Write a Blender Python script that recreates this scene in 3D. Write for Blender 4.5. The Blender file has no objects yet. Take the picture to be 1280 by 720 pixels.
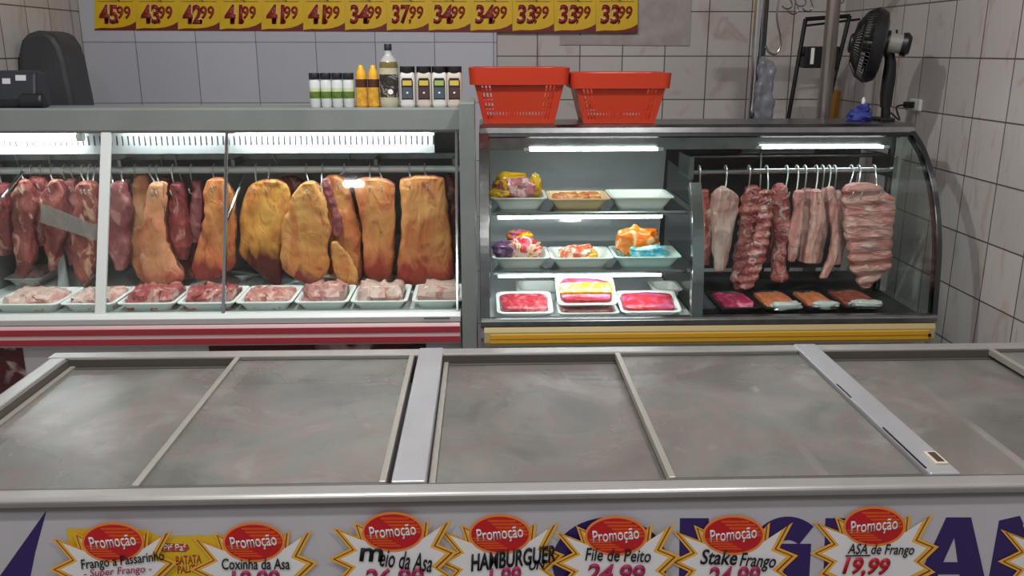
import bpy, bmesh, math, random
from mathutils import Vector, noise
random.seed(7)
sc = bpy.context.scene
col = sc.collection
# ------------------------------------------------------------------ camera
CH = 1.6; FPX = 1087.0; PITCH = math.radians(15.28); YAW = math.radians(1.83)
cd = bpy.data.cameras.new('camera'); cam = bpy.data.objects.new('camera', cd); col.objects.link(cam)
cd.sensor_width = 36; cd.lens = FPX*36/1280; cd.clip_start = .05
cam.location = (0, 0, CH); cam.rotation_euler = (math.pi/2-PITCH, 0, -YAW)
sc.camera = cam
_fw = Vector((math.sin(YAW)*math.cos(PITCH), math.cos(YAW)*math.cos(PITCH), -math.sin(PITCH)))
_rt = Vector((math.cos(YAW), -math.sin(YAW), 0)); _up = _rt.cross(_fw)
def pt(u, v, Y):                       # place seen at (u, v) in the photograph, at distance Y into the shop
    d = _rt*((u-640)/FPX) - _up*((v-360)/FPX) + _fw
    return Vector((0, 0, CH)) + d*(Y/d.y)
def ptx(u, v, X):
    d = _rt*((u-640)/FPX) - _up*((v-360)/FPX) + _fw
    return Vector((0, 0, CH)) + d*(X/d.x)
def ptz(u, v, Z):
    d = _rt*((u-640)/FPX) - _up*((v-360)/FPX) + _fw
    return Vector((0, 0, CH)) + d*((Z-CH)/d.z)
# ------------------------------------------------------------------ light
sc.view_settings.view_transform = 'Standard'; sc.view_settings.look = 'None'
sc.view_settings.gamma = 1; sc.view_settings.use_curve_mapping = False
sc.view_settings.exposure = 0.0
w = bpy.data.worlds.new('world'); sc.world = w; w.use_nodes = True
w.node_tree.nodes['Background'].inputs[0].default_value = (.95, .96, 1, 1)
w.node_tree.nodes['Background'].inputs[1].default_value = .28
def area(name, loc, size, power, colr=(1, .985, .97), rot=(0, 0, 0)):
    l = bpy.data.lights.new(name, 'AREA'); l.shape = 'RECTANGLE'; l.size, l.size_y = size
    l.energy = power; l.color = colr
    o = bpy.data.objects.new(name, l); col.objects.link(o); o.location = loc; o.rotation_euler = rot
    return o
for lx, ly, lp in ((-.55, 2.1, 33), (.75, 1.9, 18), (-.9, .3, 14), (.6, .2, 14), (-.1, -1.2, 16)):
    area('ceiling_lamp_light', (lx, ly, 2.93), (.13, .05), lp)
TUBE = 36.0; LED = 24.0; TUBE_LOW = 20.0
# ------------------------------------------------------------------ materials
def lin(c):
    r = []
    for x in c:
        x /= 255.0; r.append(x/12.92 if x <= .04045 else ((x+.055)/1.055)**2.4)
    return (r[0], r[1], r[2], 1)
_m = {}
def mat(name, c, rough=.5, metal=0, spec=.5, alpha=1, trans=0, noise_amt=0, nscale=6, bump=0, bscale=40):
    if name in _m: return _m[name]
    m = bpy.data.materials.new(name); m.use_nodes = True; nt = m.node_tree; b = nt.nodes['Principled BSDF']
    b.inputs['Base Color'].default_value = lin(c); b.inputs['Roughness'].default_value = rough
    b.inputs['Metallic'].default_value = metal; b.inputs['Specular IOR Level'].default_value = spec
    b.inputs['Alpha'].default_value = alpha
    if noise_amt or bump:
        tc = nt.nodes.new('ShaderNodeTexCoord')
    if noise_amt:
        n = nt.nodes.new('ShaderNodeTexNoise'); n.inputs['Scale'].default_value = nscale; n.inputs['Detail'].default_value = 5
        nt.links.new(tc.outputs['Object'], n.inputs['Vector'])
        r = nt.nodes.new('ShaderNodeValToRGB'); r.color_ramp.elements[0].position = .3; r.color_ramp.elements[1].position = .7
        a = [max(0, x-noise_amt) for x in c]; d = [min(255, x+noise_amt*.6) for x in c]
        r.color_ramp.elements[0].color = lin(a); r.color_ramp.elements[1].color = lin(d)
        nt.links.new(n.outputs['Fac'], r.inputs['Fac']); nt.links.new(r.outputs['Color'], b.inputs['Base Color'])
    if bump:
        n2 = nt.nodes.new('ShaderNodeTexNoise'); n2.inputs['Scale'].default_value = bscale; n2.inputs['Detail'].default_value = 4
        nt.links.new(tc.outputs['Object'], n2.inputs['Vector'])
        bp = nt.nodes.new('ShaderNodeBump'); bp.inputs['Strength'].default_value = bump; bp.inputs['Distance'].default_value = .01
        nt.links.new(n2.outputs['Fac'], bp.inputs['Height']); nt.links.new(bp.outputs['Normal'], b.inputs['Normal'])
    _m[name] = m; return m
def emit(name, c, s):
    if name in _m: return _m[name]
    m = bpy.data.materials.new(name); m.use_nodes = True; nt = m.node_tree
    nt.nodes.remove(nt.nodes['Principled BSDF']); e = nt.nodes.new('ShaderNodeEmission')
    e.inputs[0].default_value = lin(c); e.inputs[1].default_value = s
    nt.links.new(e.outputs[0], nt.nodes['Material Output'].inputs[0]); _m[name] = m; return m
def glass(name, tint=(245, 250, 248), refl=1.0, haze=0.0, ior=1.45):
    if name in _m: return _m[name]
    m = bpy.data.materials.new(name); m.use_nodes = True; nt = m.node_tree; N = nt.nodes; L = nt.links
    N.remove(N['Principled BSDF'])
    t = N.new('ShaderNodeBsdfTransparent'); t.inputs[0].default_value = lin(tint)
    g = N.new('ShaderNodeBsdfGlossy'); g.inputs['Roughness'].default_value = .03; g.inputs[0].default_value = (.9, .92, .92, 1)
    f = N.new('ShaderNodeFresnel'); f.inputs[0].default_value = ior
    mu = N.new('ShaderNodeMath'); mu.operation = 'MULTIPLY'; mu.inputs[1].default_value = refl; L.new(f.outputs[0], mu.inputs[0])
    ge = N.new('ShaderNodeNewGeometry'); iv = N.new('ShaderNodeMath'); iv.operation = 'SUBTRACT'; iv.inputs[0].default_value = 1; L.new(ge.outputs['Backfacing'], iv.inputs[1])
    mb_ = N.new('ShaderNodeMath'); mb_.operation = 'MULTIPLY'; L.new(mu.outputs[0], mb_.inputs[0]); L.new(iv.outputs[0], mb_.inputs[1]); mu = mb_
    x = N.new('ShaderNodeMixShader'); L.new(mu.outputs[0], x.inputs[0]); L.new(t.outputs[0], x.inputs[1]); L.new(g.outputs[0], x.inputs[2])
    out = x
    if haze:
        d = N.new('ShaderNodeBsdfDiffuse'); d.inputs[0].default_value = lin((205, 210, 210))
        x2 = N.new('ShaderNodeMixShader'); x2.inputs[0].default_value = haze
        L.new(x.outputs[0], x2.inputs[1]); L.new(d.outputs[0], x2.inputs[2]); out = x2
    L.new(out.outputs[0], N['Material Output'].inputs[0]); _m[name] = m; return m
def ramp(nt, stops, interp='LINEAR'):
    r = nt.nodes.new('ShaderNodeValToRGB'); r.color_ramp.interpolation = interp
    els = r.color_ramp.elements
    while len(els) < len(stops): els.new(.5)
    for e, (p, c) in zip(els, stops): e.position = p; e.color = lin(c)
    return r
def patch_mat(name, stops, scale=14, rough=.25, dist=2.0, interp='LINEAR', stretch=(1, 1, 1)):
    """irregular printed / mottled colours"""
    if name in _m: return _m[name]
    m = bpy.data.materials.new(name); m.use_nodes = True; nt = m.node_tree; b = nt.nodes['Principled BSDF']
    tc = nt.nodes.new('ShaderNodeTexCoord'); mp = nt.nodes.new('ShaderNodeMapping'); mp.inputs['Scale'].default_value = stretch
    n = nt.nodes.new('ShaderNodeTexNoise'); n.inputs['Scale'].default_value = scale; n.inputs['Detail'].default_value = 3; n.inputs['Distortion'].default_value = dist
    nt.links.new(tc.outputs['Object'], mp.inputs['Vector']); nt.links.new(mp.outputs[0], n.inputs['Vector'])
    r = ramp(nt, stops, interp); nt.links.new(n.outputs['Fac'], r.inputs['Fac']); nt.links.new(r.outputs[0], b.inputs['Base Color'])
    b.inputs['Roughness'].default_value = rough
    n2 = nt.nodes.new('ShaderNodeTexNoise'); n2.inputs['Scale'].default_value = 55; n2.inputs['Detail'].default_value = 3
    nt.links.new(tc.outputs['Object'], n2.inputs['Vector'])
    bp = nt.nodes.new('ShaderNodeBump'); bp.inputs['Strength'].default_value = .5; bp.inputs['Distance'].default_value = .008
    nt.links.new(n2.outputs['Fac'], bp.inputs['Height']); nt.links.new(bp.outputs['Normal'], b.inputs['Normal'])
    _m[name] = m; return m
def meat_mat(name, main, second, streak, lower=None, thresh=.55, scale=9, stretch=(1, 1, .45), low_at=.3, streak_at=.6):
    """raw meat: a main tone, blotches of a second, thin streaks, and another cut tone at the lower end"""
    if name in _m: return _m[name]
    m = bpy.data.materials.new(name); m.use_nodes = True; nt = m.node_tree; L = nt.links; b = nt.nodes['Principled BSDF']
    tc = nt.nodes.new('ShaderNodeTexCoord'); oi = nt.nodes.new('ShaderNodeObjectInfo')
    mp = nt.nodes.new('ShaderNodeMapping'); mp.inputs['Scale'].default_value = stretch
    cb = nt.nodes.new('ShaderNodeCombineXYZ'); ml = nt.nodes.new('ShaderNodeMath'); ml.operation = 'MULTIPLY'; ml.inputs[1].default_value = 30
    L.new(oi.outputs['Random'], ml.inputs[0]); L.new(ml.outputs[0], cb.inputs[0]); L.new(ml.outputs[0], cb.inputs[2])
    L.new(cb.outputs[0], mp.inputs['Location']); L.new(tc.outputs['Object'], mp.inputs['Vector'])
    n = nt.nodes.new('ShaderNodeTexNoise'); n.inputs['Scale'].default_value = scale; n.inputs['Detail'].default_value = 6; n.inputs['Distortion'].default_value = 1.2
    L.new(mp.outputs[0], n.inputs['Vector'])
    r = ramp(nt, [(thresh-.13, (0, 0, 0)), (thresh+.1, (255, 255, 255))]); L.new(n.outputs['Fac'], r.inputs['Fac'])
    mx = nt.nodes.new('ShaderNodeMix'); mx.data_type = 'RGBA'; mx.inputs['A'].default_value = lin(main); mx.inputs['B'].default_value = lin(second)
    L.new(r.outputs[0], mx.inputs['Factor'])
    n2 = nt.nodes.new('ShaderNodeTexNoise'); n2.inputs['Scale'].default_value = scale*3.2; n2.inputs['Detail'].default_value = 4; n2.inputs['Distortion'].default_value = .8
    L.new(mp.outputs[0], n2.inputs['Vector'])
    r2 = ramp(nt, [(streak_at-.03, (0, 0, 0)), (streak_at+.07, (225, 225, 225))]); L.new(n2.outputs['Fac'], r2.inputs['Fac'])
    mx2 = nt.nodes.new('ShaderNodeMix'); mx2.data_type = 'RGBA'; mx2.inputs['B'].default_value = lin(streak)
    L.new(r2.outputs[0], mx2.inputs['Factor']); L.new(mx.outputs['Result'], mx2.inputs['A'])
    out = mx2.outputs['Result']
    if lower:
        sp = nt.nodes.new('ShaderNodeSeparateXYZ'); L.new(tc.outputs['Generated'], sp.inputs[0])
        ad = nt.nodes.new('ShaderNodeMath'); ad.operation = 'MULTIPLY_ADD'; ad.inputs[1].default_value = 1.1; L.new(n.outputs['Fac'], ad.inputs[0]); L.new(sp.outputs['Z'], ad.inputs[2])
        r3 = ramp(nt, [(low_at+.38, (255, 255, 255)), (low_at+.58, (0, 0, 0))]); L.new(ad.outputs[0], r3.inputs['Fac'])
        mx3 = nt.nodes.new('ShaderNodeMix'); mx3.data_type = 'RGBA'; mx3.inputs['B'].default_value = lin(lower)
        L.new(r3.outputs[0], mx3.inputs['Factor']); L.new(out, mx3.inputs['A']); out = mx3.outputs['Result']
    L.new(out, b.inputs['Base Color']); b.inputs['Roughness'].default_value = .38
    b.inputs['Subsurface Weight'].default_value = 0
    bp = nt.nodes.new('ShaderNodeBump'); bp.inputs['Strength'].default_value = .8; bp.inputs['Distance'].default_value = .014
    L.new(n2.outputs['Fac'], bp.inputs['Height']); L.new(bp.outputs['Normal'], b.inputs['Normal'])
    _m[name] = m; return m
def tile_mat(name, base, vein, grout, size, u0, v0, axis, dark_grout=.003):
    m = bpy.data.materials.new(name); m.use_nodes = True; nt = m.node_tree; L = nt.links; b = nt.nodes['Principled BSDF']
    tc = nt.nodes.new('ShaderNodeTexCoord'); sp = nt.nodes.new('ShaderNodeSeparateXYZ'); L.new(tc.outputs['Object'], sp.inputs[0])
    cb = nt.nodes.new('ShaderNodeCombineXYZ'); L.new(sp.outputs[axis], cb.inputs[0]); L.new(sp.outputs['Z'], cb.inputs[1])
    mp = nt.nodes.new('ShaderNodeMapping'); mp.inputs['Location'].default_value = (-u0+size*20, -v0+size*20, 0); L.new(cb.outputs[0], mp.inputs['Vector'])
    br = nt.nodes.new('ShaderNodeTexBrick'); br.offset = 0; br.squash = 1
    br.inputs['Scale'].default_value = 1; br.inputs['Brick Width'].default_value = size; br.inputs['Row Height'].default_value = size
    br.inputs['Mortar Size'].default_value = dark_grout; br.inputs['Mortar Smooth'].default_value = .2; br.inputs['Bias'].default_value = 0
    br.inputs['Color1'].default_value = lin((255, 255, 255)); br.inputs['Color2'].default_value = lin((236, 236, 236)); br.inputs['Mortar'].default_value = lin(grout)
    L.new(mp.outputs[0], br.inputs['Vector'])
    ro = nt.nodes.new('ShaderNodeMapping'); ro.inputs['Rotation'].default_value = (.6, .5, .8); ro.inputs['Scale'].default_value = (1, 3.2, 1); L.new(tc.outputs['Object'], ro.inputs['Vector'])
    n = nt.nodes.new('ShaderNodeTexNoise'); n.inputs['Scale'].default_value = 4.5; n.inputs['Detail'].default_value = 7; n.inputs['Distortion'].default_value = 1.6
    L.new(ro.outputs[0], n.inputs['Vector'])
    r = ramp(nt, [(.36, base), (.56, base), (.66, vein), (.78, base)]); L.new(n.outputs['Fac'], r.inputs['Fac'])
    mx = nt.nodes.new('ShaderNodeMix'); mx.data_type = 'RGBA'; mx.blend_type = 'MULTIPLY'; mx.inputs['Factor'].default_value = 1
    L.new(r.outputs[0], mx.inputs['A']); L.new(br.outputs['Color'], mx.inputs['B']); L.new(mx.outputs['Result'], b.inputs['Base Color'])
    b.inputs['Roughness'].default_value = .32
    bp = nt.nodes.new('ShaderNodeBump'); bp.inputs['Strength'].default_value = .3; bp.inputs['Distance'].default_value = .002; bp.invert = True
    L.new(br.outputs['Fac'], bp.inputs['Height']); L.new(bp.outputs['Normal'], b.inputs['Normal'])
    return m
# ------------------------------------------------------------------ mesh helpers
class MB:
    def __init__(s): s.v = []; s.f = []
    def add(s, vs, fs):
        o = len(s.v); s.v += [Vector(p) for p in vs]; s.f += [tuple(i+o for i in f) for f in fs]; return s
    def box(s, x0, x1, y0, y1, z0, z1):
        vs = [(x, y, z) for z in (z0, z1) for y in (y0, y1) for x in (x0, x1)]
        return s.add(vs, [(0, 2, 3, 1), (4, 5, 7, 6), (0, 1, 5, 4), (2, 6, 7, 3), (0, 4, 6, 2), (1, 3, 7, 5)])
    def hexa(s, q0, q1):               # two matching quads
        return s.add(list(q0)+list(q1), [(3, 2, 1, 0), (4, 5, 6, 7), (0, 1, 5, 4), (1, 2, 6, 5), (2, 3, 7, 6), (3, 0, 4, 7)])
    def prism(s, prof, a, b, axis='x'):  # profile list of 2D points extruded along an axis
        n = len(prof)
        def mk(p, t): return (t, p[0], p[1]) if axis == 'x' else ((p[0], t, p[1]) if axis == 'y' else (p[0], p[1], t))
        vs = [mk(p, a) for p in prof]+[mk(p, b) for p in prof]
        fs = [tuple(range(n-1, -1, -1)), tuple(range(n, 2*n))]+[(i, (i+1) % n, n+(i+1) % n, n+i) for i in range(n)]
        return s.add(vs, fs)
    def tube(s, path, r, n=8, closed=False):
        P = [Vector(p) for p in path]; k = len(P); vs = []; fs = []
        prev = None
        for i, p in enumerate(P):
            a = P[max(i-1, 0)]; b = P[min(i+1, k-1)]
            if closed: a = P[i-1]; b = P[(i+1) % k]
            t = (b-a).normalized()
            if prev is None:
                ref = Vector((0, 0, 1)) if abs(t.z) < .9 else Vector((1, 0, 0)); u = t.cross(ref).normalized()
            else:
                u = prev-t*prev.dot(t); u = u.normalized() if u.length > 1e-6 else t.orthogonal().normalized()
            prev = u; w_ = t.cross(u)
            rr = r[i] if isinstance(r, (list, tuple)) else r
            for j in range(n):
                th = 2*math.pi*j/n; vs.append(p+(u*math.cos(th)+w_*math.sin(th))*rr)
        m = k if closed else k-1
        for i in range(m):
            for j in range(n):
                a = i*n+j; b = i*n+(j+1) % n; c = ((i+1) % k)*n+(j+1) % n; d = ((i+1) % k)*n+j; fs.append((a, b, c, d))
        if not closed: fs += [tuple(range(n-1, -1, -1)), tuple(range((k-1)*n, k*n))]
        return s.add(vs, fs)
    def lathe(s, prof, c, n=24, sx=1, sy=1, axis=None, cap=True):   # prof: (r, h) bottom to top
        vs = []; fs = []; c = Vector(c)
        ax = Vector(axis).normalized() if axis else Vector((0, 0, 1))
        u = ax.orthogonal().normalized() if axis else Vector((1, 0, 0)); v2 = ax.cross(u)
        for r, h in prof:
            for j in range(n):
                t = 2*math.pi*j/n; vs.append(c+u*(r*math.cos(t)*sx)+v2*(r*math.sin(t)*sy)+ax*h)
        k = len(prof)
        for i in range(k-1):
            for j in range(n): fs.append((i*n+j, i*n+(j+1) % n, (i+1)*n+(j+1) % n, (i+1)*n+j))
        if cap: fs += [tuple(range(n-1, -1, -1)), tuple(range((k-1)*n, k*n))]
        return s.add(vs, fs)
    def poly(s, pts, dy=.0003):        # flat outline facing -Y, given a real thickness
        n = len(pts); vs = [Vector(p) for p in pts]+[Vector(p)+Vector((0, dy, 0)) for p in pts]
        return s.add(vs, [tuple(range(n)), tuple(range(2*n-1, n-1, -1))]+[(i, n+i, n+(i+1) % n, (i+1) % n) for i in range(n)])
    def strip(s, A, B, dy=.0003):      # ribbon between two outlines
        n = len(A)
        for i in range(n-1): s.poly([A[i], A[i+1], B[i+1], B[i]], dy)
        return s
    def build(s, name, m, parent=None, smooth=False, bevel=0, solid=0, sub=0, origin=None):
        me = bpy.data.meshes.new(name)
        off = Vector((0, 0, 0))
        if parent is not None:
            q = parent
            while q: off += q.location; q = q.parent
        elif origin is not None: off = Vector(origin)
        me.from_pydata([tuple(p-off) for p in s.v], [], s.f); me.update()
        bm = bmesh.new(); bm.from_mesh(me); bmesh.ops.recalc_face_normals(bm, faces=bm.faces[:]); bm.to_mesh(me); bm.free()
        if smooth:
            for p in me.polygons: p.use_smooth = True
        o = bpy.data.objects.new(name, me); col.objects.link(o); me.materials.append(m)
        if parent is not None: o.parent = parent
        elif origin is not None: o.location = off
        if bevel:
            b = o.modifiers.new('bevel', 'BEVEL'); b.width = bevel; b.segments = 2; b.limit_method = 'ANGLE'
        if solid:
            b = o.modifiers.new('solid', 'SOLIDIFY'); b.thickness = solid; b.offset = 0
        if sub:
            b = o.modifiers.new('sub', 'SUBSURF'); b.levels = sub; b.render_levels = sub
        if smooth and not sub: 
            try: me.set_sharp_from_angle(angle=math.radians(42))
            except Exception: pass
        return o
def tag(o, label, cat, group=None, kind=None):
    if label: o['label'] = label
    if cat: o['category'] = cat
    if group: o['group'] = group
    if kind: o['kind'] = kind
    return o
def thing(name, label, cat, loc=(0, 0, 0), group=None):
    o = bpy.data.objects.new(name, None); col.objects.link(o); o.location = Vector(loc); o.empty_display_size = .05
    return tag(o, label, cat, group)
def struct(name, mb, m, **k):
    o = mb.build(name, m, **k); o['kind'] = 'structure'; return o
def copy_tree(o, parent=None):
    c = o.copy(); col.objects.link(c)
    if parent: c.parent = parent
    for ch in [x for x in bpy.data.objects if x.parent == o]: copy_tree(ch, c)
    return c
def text(name, s, m, parent, u0, v0, u1, v1, Y, bold=0.0, shear=0.0, rot=0.0, thick=.0004):
    """lettering laid flat on a vertical surface at distance Y, filling the given stretch of it"""
    cu = bpy.data.curves.new('t', 'FONT'); cu.body = s; cu.size = 1; cu.offset = bold; cu.shear = shear; cu.resolution_u = 3
    t = bpy.data.objects.new('t', cu); col.objects.link(t)
    dg = bpy.context.evaluated_depsgraph_get(); me = bpy.data.meshes.new_from_object(t.evaluated_get(dg))
    bpy.data.objects.remove(t); bpy.data.curves.remove(cu)
    xs = [v.co.x for v in me.vertices]; ys = [v.co.y for v in me.vertices]
    a, b, c, d = min(xs), max(xs), min(ys), max(ys)
    p0 = pt(u0, (v0+v1)/2, Y); p1 = pt(u1, (v0+v1)/2, Y); q0 = pt((u0+u1)/2, v1, Y); q1 = pt((u0+u1)/2, v0, Y)
    W = p1.x-p0.x; Hh = q1.z-q0.z; cx = (p0.x+p1.x)/2; cz = (q0.z+q1.z)/2
    off = Vector((0, 0, 0)); q = parent
    while q: off += q.location; q = q.parent
    cr, sr = math.cos(rot), math.sin(rot)
    for v in me.vertices:
        x = ((v.co.x-a)/(b-a)-.5)*W; z = ((v.co.y-c)/(d-c)-.5)*Hh
        v.co = Vector((cx+x*cr-z*sr, Y, cz+x*sr+z*cr))-off
    me.materials.clear(); me.materials.append(m)
    o = bpy.data.objects.new(name, me); col.objects.link(o); o.parent = parent
    so = o.modifiers.new('solid', 'SOLIDIFY'); so.thickness = thick; so.offset = 0
    return o
def catmull(rows, m):
    k = len(rows); out = []
    for i in range(m+1):
        t = i/m*(k-1); a = min(int(t), k-2); f = t-a
        p = [rows[max(a-1, 0)], rows[a], rows[a+1], rows[min(a+2, k-1)]]
        out.append([.5*((2*p[1][j])+(-p[0][j]+p[2][j])*f+(2*p[0][j]-5*p[1][j]+4*p[2][j]-p[3][j])*f*f+(-p[0][j]+3*p[1][j]-3*p[2][j]+p[3][j])*f**3) for j in range(len(rows[0]))])
    return out
def loft(mb, rows, thick, n=40, m=54, sq=3.2, bump=.006, seed=0, ridge=0, ridge_n=9, freq=14, top_cap=.55, sag=0):
    """rows: (z, xL, xR, y, thickness factor); rounded hanging volume"""
    R = catmull(rows, m); vs = []; fs = []
    for r in R:
        r[1] += noise.noise(Vector((r[0]*26, seed*5.1, .3)))*.0045; r[2] += noise.noise(Vector((r[0]*26, seed*5.1, 7.3)))*.0045
        r[3] += noise.noise(Vector((r[0]*7, seed*2.3, 3.1)))*.008
    L = len(R); ztop = R[0][0]; zbot = R[-1][0]
    def ring(z, xl, xr, y, tf, sc_, i):
        hw = max((xr-xl)/2*sc_, .001); cx = (xl+xr)/2; ht = min(thick*tf/2, hw*1.15)*(.35+.65*sc_) if sc_ < 1 else min(thick*tf/2, hw*1.15)
        for j in range(n):
            a = 2*math.pi*j/n; c, s_ = math.cos(a), math.sin(a)
            ex = math.copysign(abs(c)**(2/sq), c); ey = math.copysign(abs(s_)**(2/sq), s_)
            p = Vector((cx+hw*ex, y+ht*ey, z))
            nn = Vector((ex*ht, ey*hw, 0)); nn = nn.normalized() if nn.length > 1e-8 else nn
            d = noise.fractal(Vector((p.x*freq+seed*7.3, p.y*freq, p.z*freq*.7)), .8, 2.0, 4)*bump
            d += noise.fractal(Vector((p.x*62, p.y*50+seed, p.z*36)), .8, 2.0, 3)*.0014
            if ridge: d += ridge*math.sin((z-ztop)/(zbot-ztop)*ridge_n*2*math.pi+cx*9+ex*1.1)
            vs.append(p+nn*d*(.5+.5*sc_))
    e = (ztop-zbot)*.012
    ring(R[0][0]+e*1.4, R[0][1], R[0][2], R[0][3], R[0][4], top_cap, 0)
    for i, r in enumerate(R): ring(r[0], r[1], r[2], r[3], r[4], 1 if 0 < i < L-1 else .9, i)
    ring(R[-1][0]-e*1.4, R[-1][1], R[-1][2], R[-1][3], R[-1][4], .5, L)
    k = L+2
    for i in range(k-1):
        for j in range(n): fs.append((i*n+j, i*n+(j+1) % n, (i+1)*n+(j+1) % n, (i+1)*n+j))
    o = len(vs); vs.append(sum((vs[j] for j in range(n)), Vector())/n); vs.append(sum((vs[(k-1)*n+j] for j in range(n)), Vector())/n)
    for j in range(n): fs.append((j, o, (j+1) % n)); fs.append(((k-1)*n+j, (k-1)*n+(j+1) % n, o+1))
    return mb.add(vs, fs)
def lump(mb, c, rx, ry, rz, seed=0, bump=.25, n=18, m=12, sq=2.0):
    """a soft irregular mound"""
    vs = []; fs = []; c = Vector(c)
    for i in range(m+1):
        ph = -math.pi/2+math.pi*i/m
        for j in range(n):
            t = 2*math.pi*j/n
            f = lambda q: math.copysign(abs(q)**(2/sq), q)
            d = Vector((f(math.cos(ph))*f(math.cos(t)), f(math.cos(ph))*f(math.sin(t)), f(math.sin(ph))))
            k = 1+bump*noise.fractal(d*1.9+Vector((seed*3.1, seed*1.7, 0)), .9, 2, 3)
            vs.append(c+Vector((d.x*rx*k, d.y*ry*k, d.z*rz*k)))
    for i in range(m):
        for j in range(n): fs.append((i*n+j, i*n+(j+1) % n, (i+1)*n+(j+1) % n, (i+1)*n+j))
    return mb.add(vs, fs)
def rrect(x0, x1, y0, y1, r, z, k=4):
    out = []
    for cx, cy, a0 in ((x1-r, y1-r, 0), (x0+r, y1-r, 90), (x0+r, y0+r, 180), (x1-r, y0+r, 270)):
        for i in range(k+1):
            a = math.radians(a0+90*i/k); out.append((cx+r*math.cos(a), cy+r*math.sin(a), z))
    return out
def tray_mb(x0, x1, y0, y1, z0, h, taper=.018, t=.003, rim=.008, r=.02):
    """open container: outer wall, rolled rim, inner wall, floor"""
    mb = MB(); L = [rrect(x0+taper, x1-taper, y0+taper, y1-taper, r, z0), rrect(x0, x1, y0, y1, r, z0+h),
        rrect(x0-rim, x1+rim, y0-rim, y1+rim, r, z0+h), rrect(x0-rim, x1+rim, y0-rim, y1+rim, r, z0+h+.003),
        rrect(x0+t, x1-t, y0+t, y1-t, r, z0+h+.003), rrect(x0+taper+t, x1-taper-t, y0+taper+t, y1-taper-t, r, z0+t)]
    n = len(L[0]); vs = [p for l in L for p in l]; fs = [tuple(range(n-1, -1, -1))]
    for i in range(len(L)-1):
        for j in range(n): fs.append((i*n+j, i*n+(j+1) % n, (i+1)*n+(j+1) % n, (i+1)*n+j))
    fs.append(tuple(range((len(L)-1)*n, len(L)*n)))
    return mb.add(vs, fs)
# ------------------------------------------------------------------ shared materials
M = dict(
 steel=mat('brushed_steel', (150, 152, 152), .28, 1, noise_amt=14, nscale=20), chrome=mat('chrome', (190, 194, 196), .12, 1),
 alu=mat('anodised_aluminium', (150, 148, 146), .35, .85, noise_amt=12, nscale=12), dalu=mat('dull_aluminium', (120, 118, 114), .42, .8),
 white=mat('white_enamel', (205, 206, 208), .35), case_grey=mat('grey_enamel', (122, 128, 125), .4, noise_amt=8, nscale=5),
 plastic_white=mat('white_plastic', (225, 226, 222), .35), lip=mat('pale_profile', (214, 219, 217), .4),
 black=mat('black_plastic', (18, 18, 20), .4), blackmetal=mat('black_metal', (24, 24, 26), .45, .3),
 red=mat('red_vinyl', (154, 50, 60), .4), pinkish=mat('pale_vinyl', (206, 178, 178), .4), yellow=mat('yellow_vinyl', (206, 156, 40), .4),
 dark=mat('dark_interior', (48, 47, 46), .5), grey_in=mat('grey_interior', (160, 162, 164), .35, .2, noise_amt=15, nscale=4),
 glass=glass('pane_glass', refl=1.0), tube=emit('fluorescent_tube', (245, 250, 255), TUBE), led=emit('led_strip', (245, 250, 255), LED), lowled=emit('dim_led_strip', (245, 250, 255), TUBE_LOW),
 film=glass('cling_film', (250, 250, 250), refl=.7, haze=.0), paper=mat('white_paper', (236, 234, 236), .7),
 brown=mat('brown_ink', (128, 66, 10), .6), gold=mat('orange_yellow_ink', (240, 180, 70), .6), inkred=mat('red_ink', (196, 24, 34), .5), inkorange=mat('orange_ink', (222, 84, 24), .5),
 inkblack=mat('black_marker', (16, 16, 24), .6), inkpurple=mat('purple_letters', (52, 32, 98), .45), inkmag=mat('magenta_marker', (170, 44, 92), .6), inkwhite=mat('white_ink', (240, 236, 238), .6),
)
# ------------------------------------------------------------------ SETTING
YB = 4.208; XR = 1.692; XL = -1.83; ZC = 2.95
tb = tile_mat('marble_tile_back', (198, 191, 188), (184, 168, 160), (128, 118, 111), .2, .853, 1.574, 'X')
tr = tile_mat('marble_tile_right', (186, 180, 178), (176, 164, 156), (124, 112, 103), .2, 3.01, 1.574, 'Y')
tl = tile_mat('marble_tile_left', (196, 191, 187), (186, 174, 166), (132, 116, 104), .2, 3.91, 1.77, 'Y')
tw = tile_mat('white_wall_panel_tile', (194, 195, 204), (192, 193, 202), (146, 146, 154), .273, .048, 1.636, 'X', .002)
struct('wall_back', MB().box(XL-.1, XR+.1, YB, YB+.12, 0, ZC), tb)
struct('wall_right', MB().box(XR, XR+.12, .2, YB, 0, ZC), tr)
struct('wall_left', MB().box(XL-.12, XL, .2, YB, 0, ZC), tl)
struct('floor', MB().box(XL-.1, XR+.1, -3, YB+.1, -.1, 0), mat('floor_tile', (120, 112, 106), .4, noise_amt=12))
struct('ceiling', MB().box(XL-.1, XR+.1, -3, YB+.1, ZC, ZC+.1), mat('ceiling_paint', (215, 214, 210), .7))
struct('trim_1', MB().box(XL+.002, .062, YB-.02, YB, .0, 2.4), tw, bevel=.002)
# repair patch of bare cement on the tiles
p0 = pt(763, 57, YB); p1 = pt(865, 57, YB)
mbp = MB(); mbp.poly([pt(700, 56, YB-.006), pt(700, 45, YB-.006), pt(790, 42, YB-.006), pt(800, -40, YB-.006), pt(866, -40, YB-.006), pt(862, 57, YB-.006)], .006)
struct('trim_2', mbp, mat('cement_patch', (168, 160, 156), .8, noise_amt=14, nscale=14, bump=.3))
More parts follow.
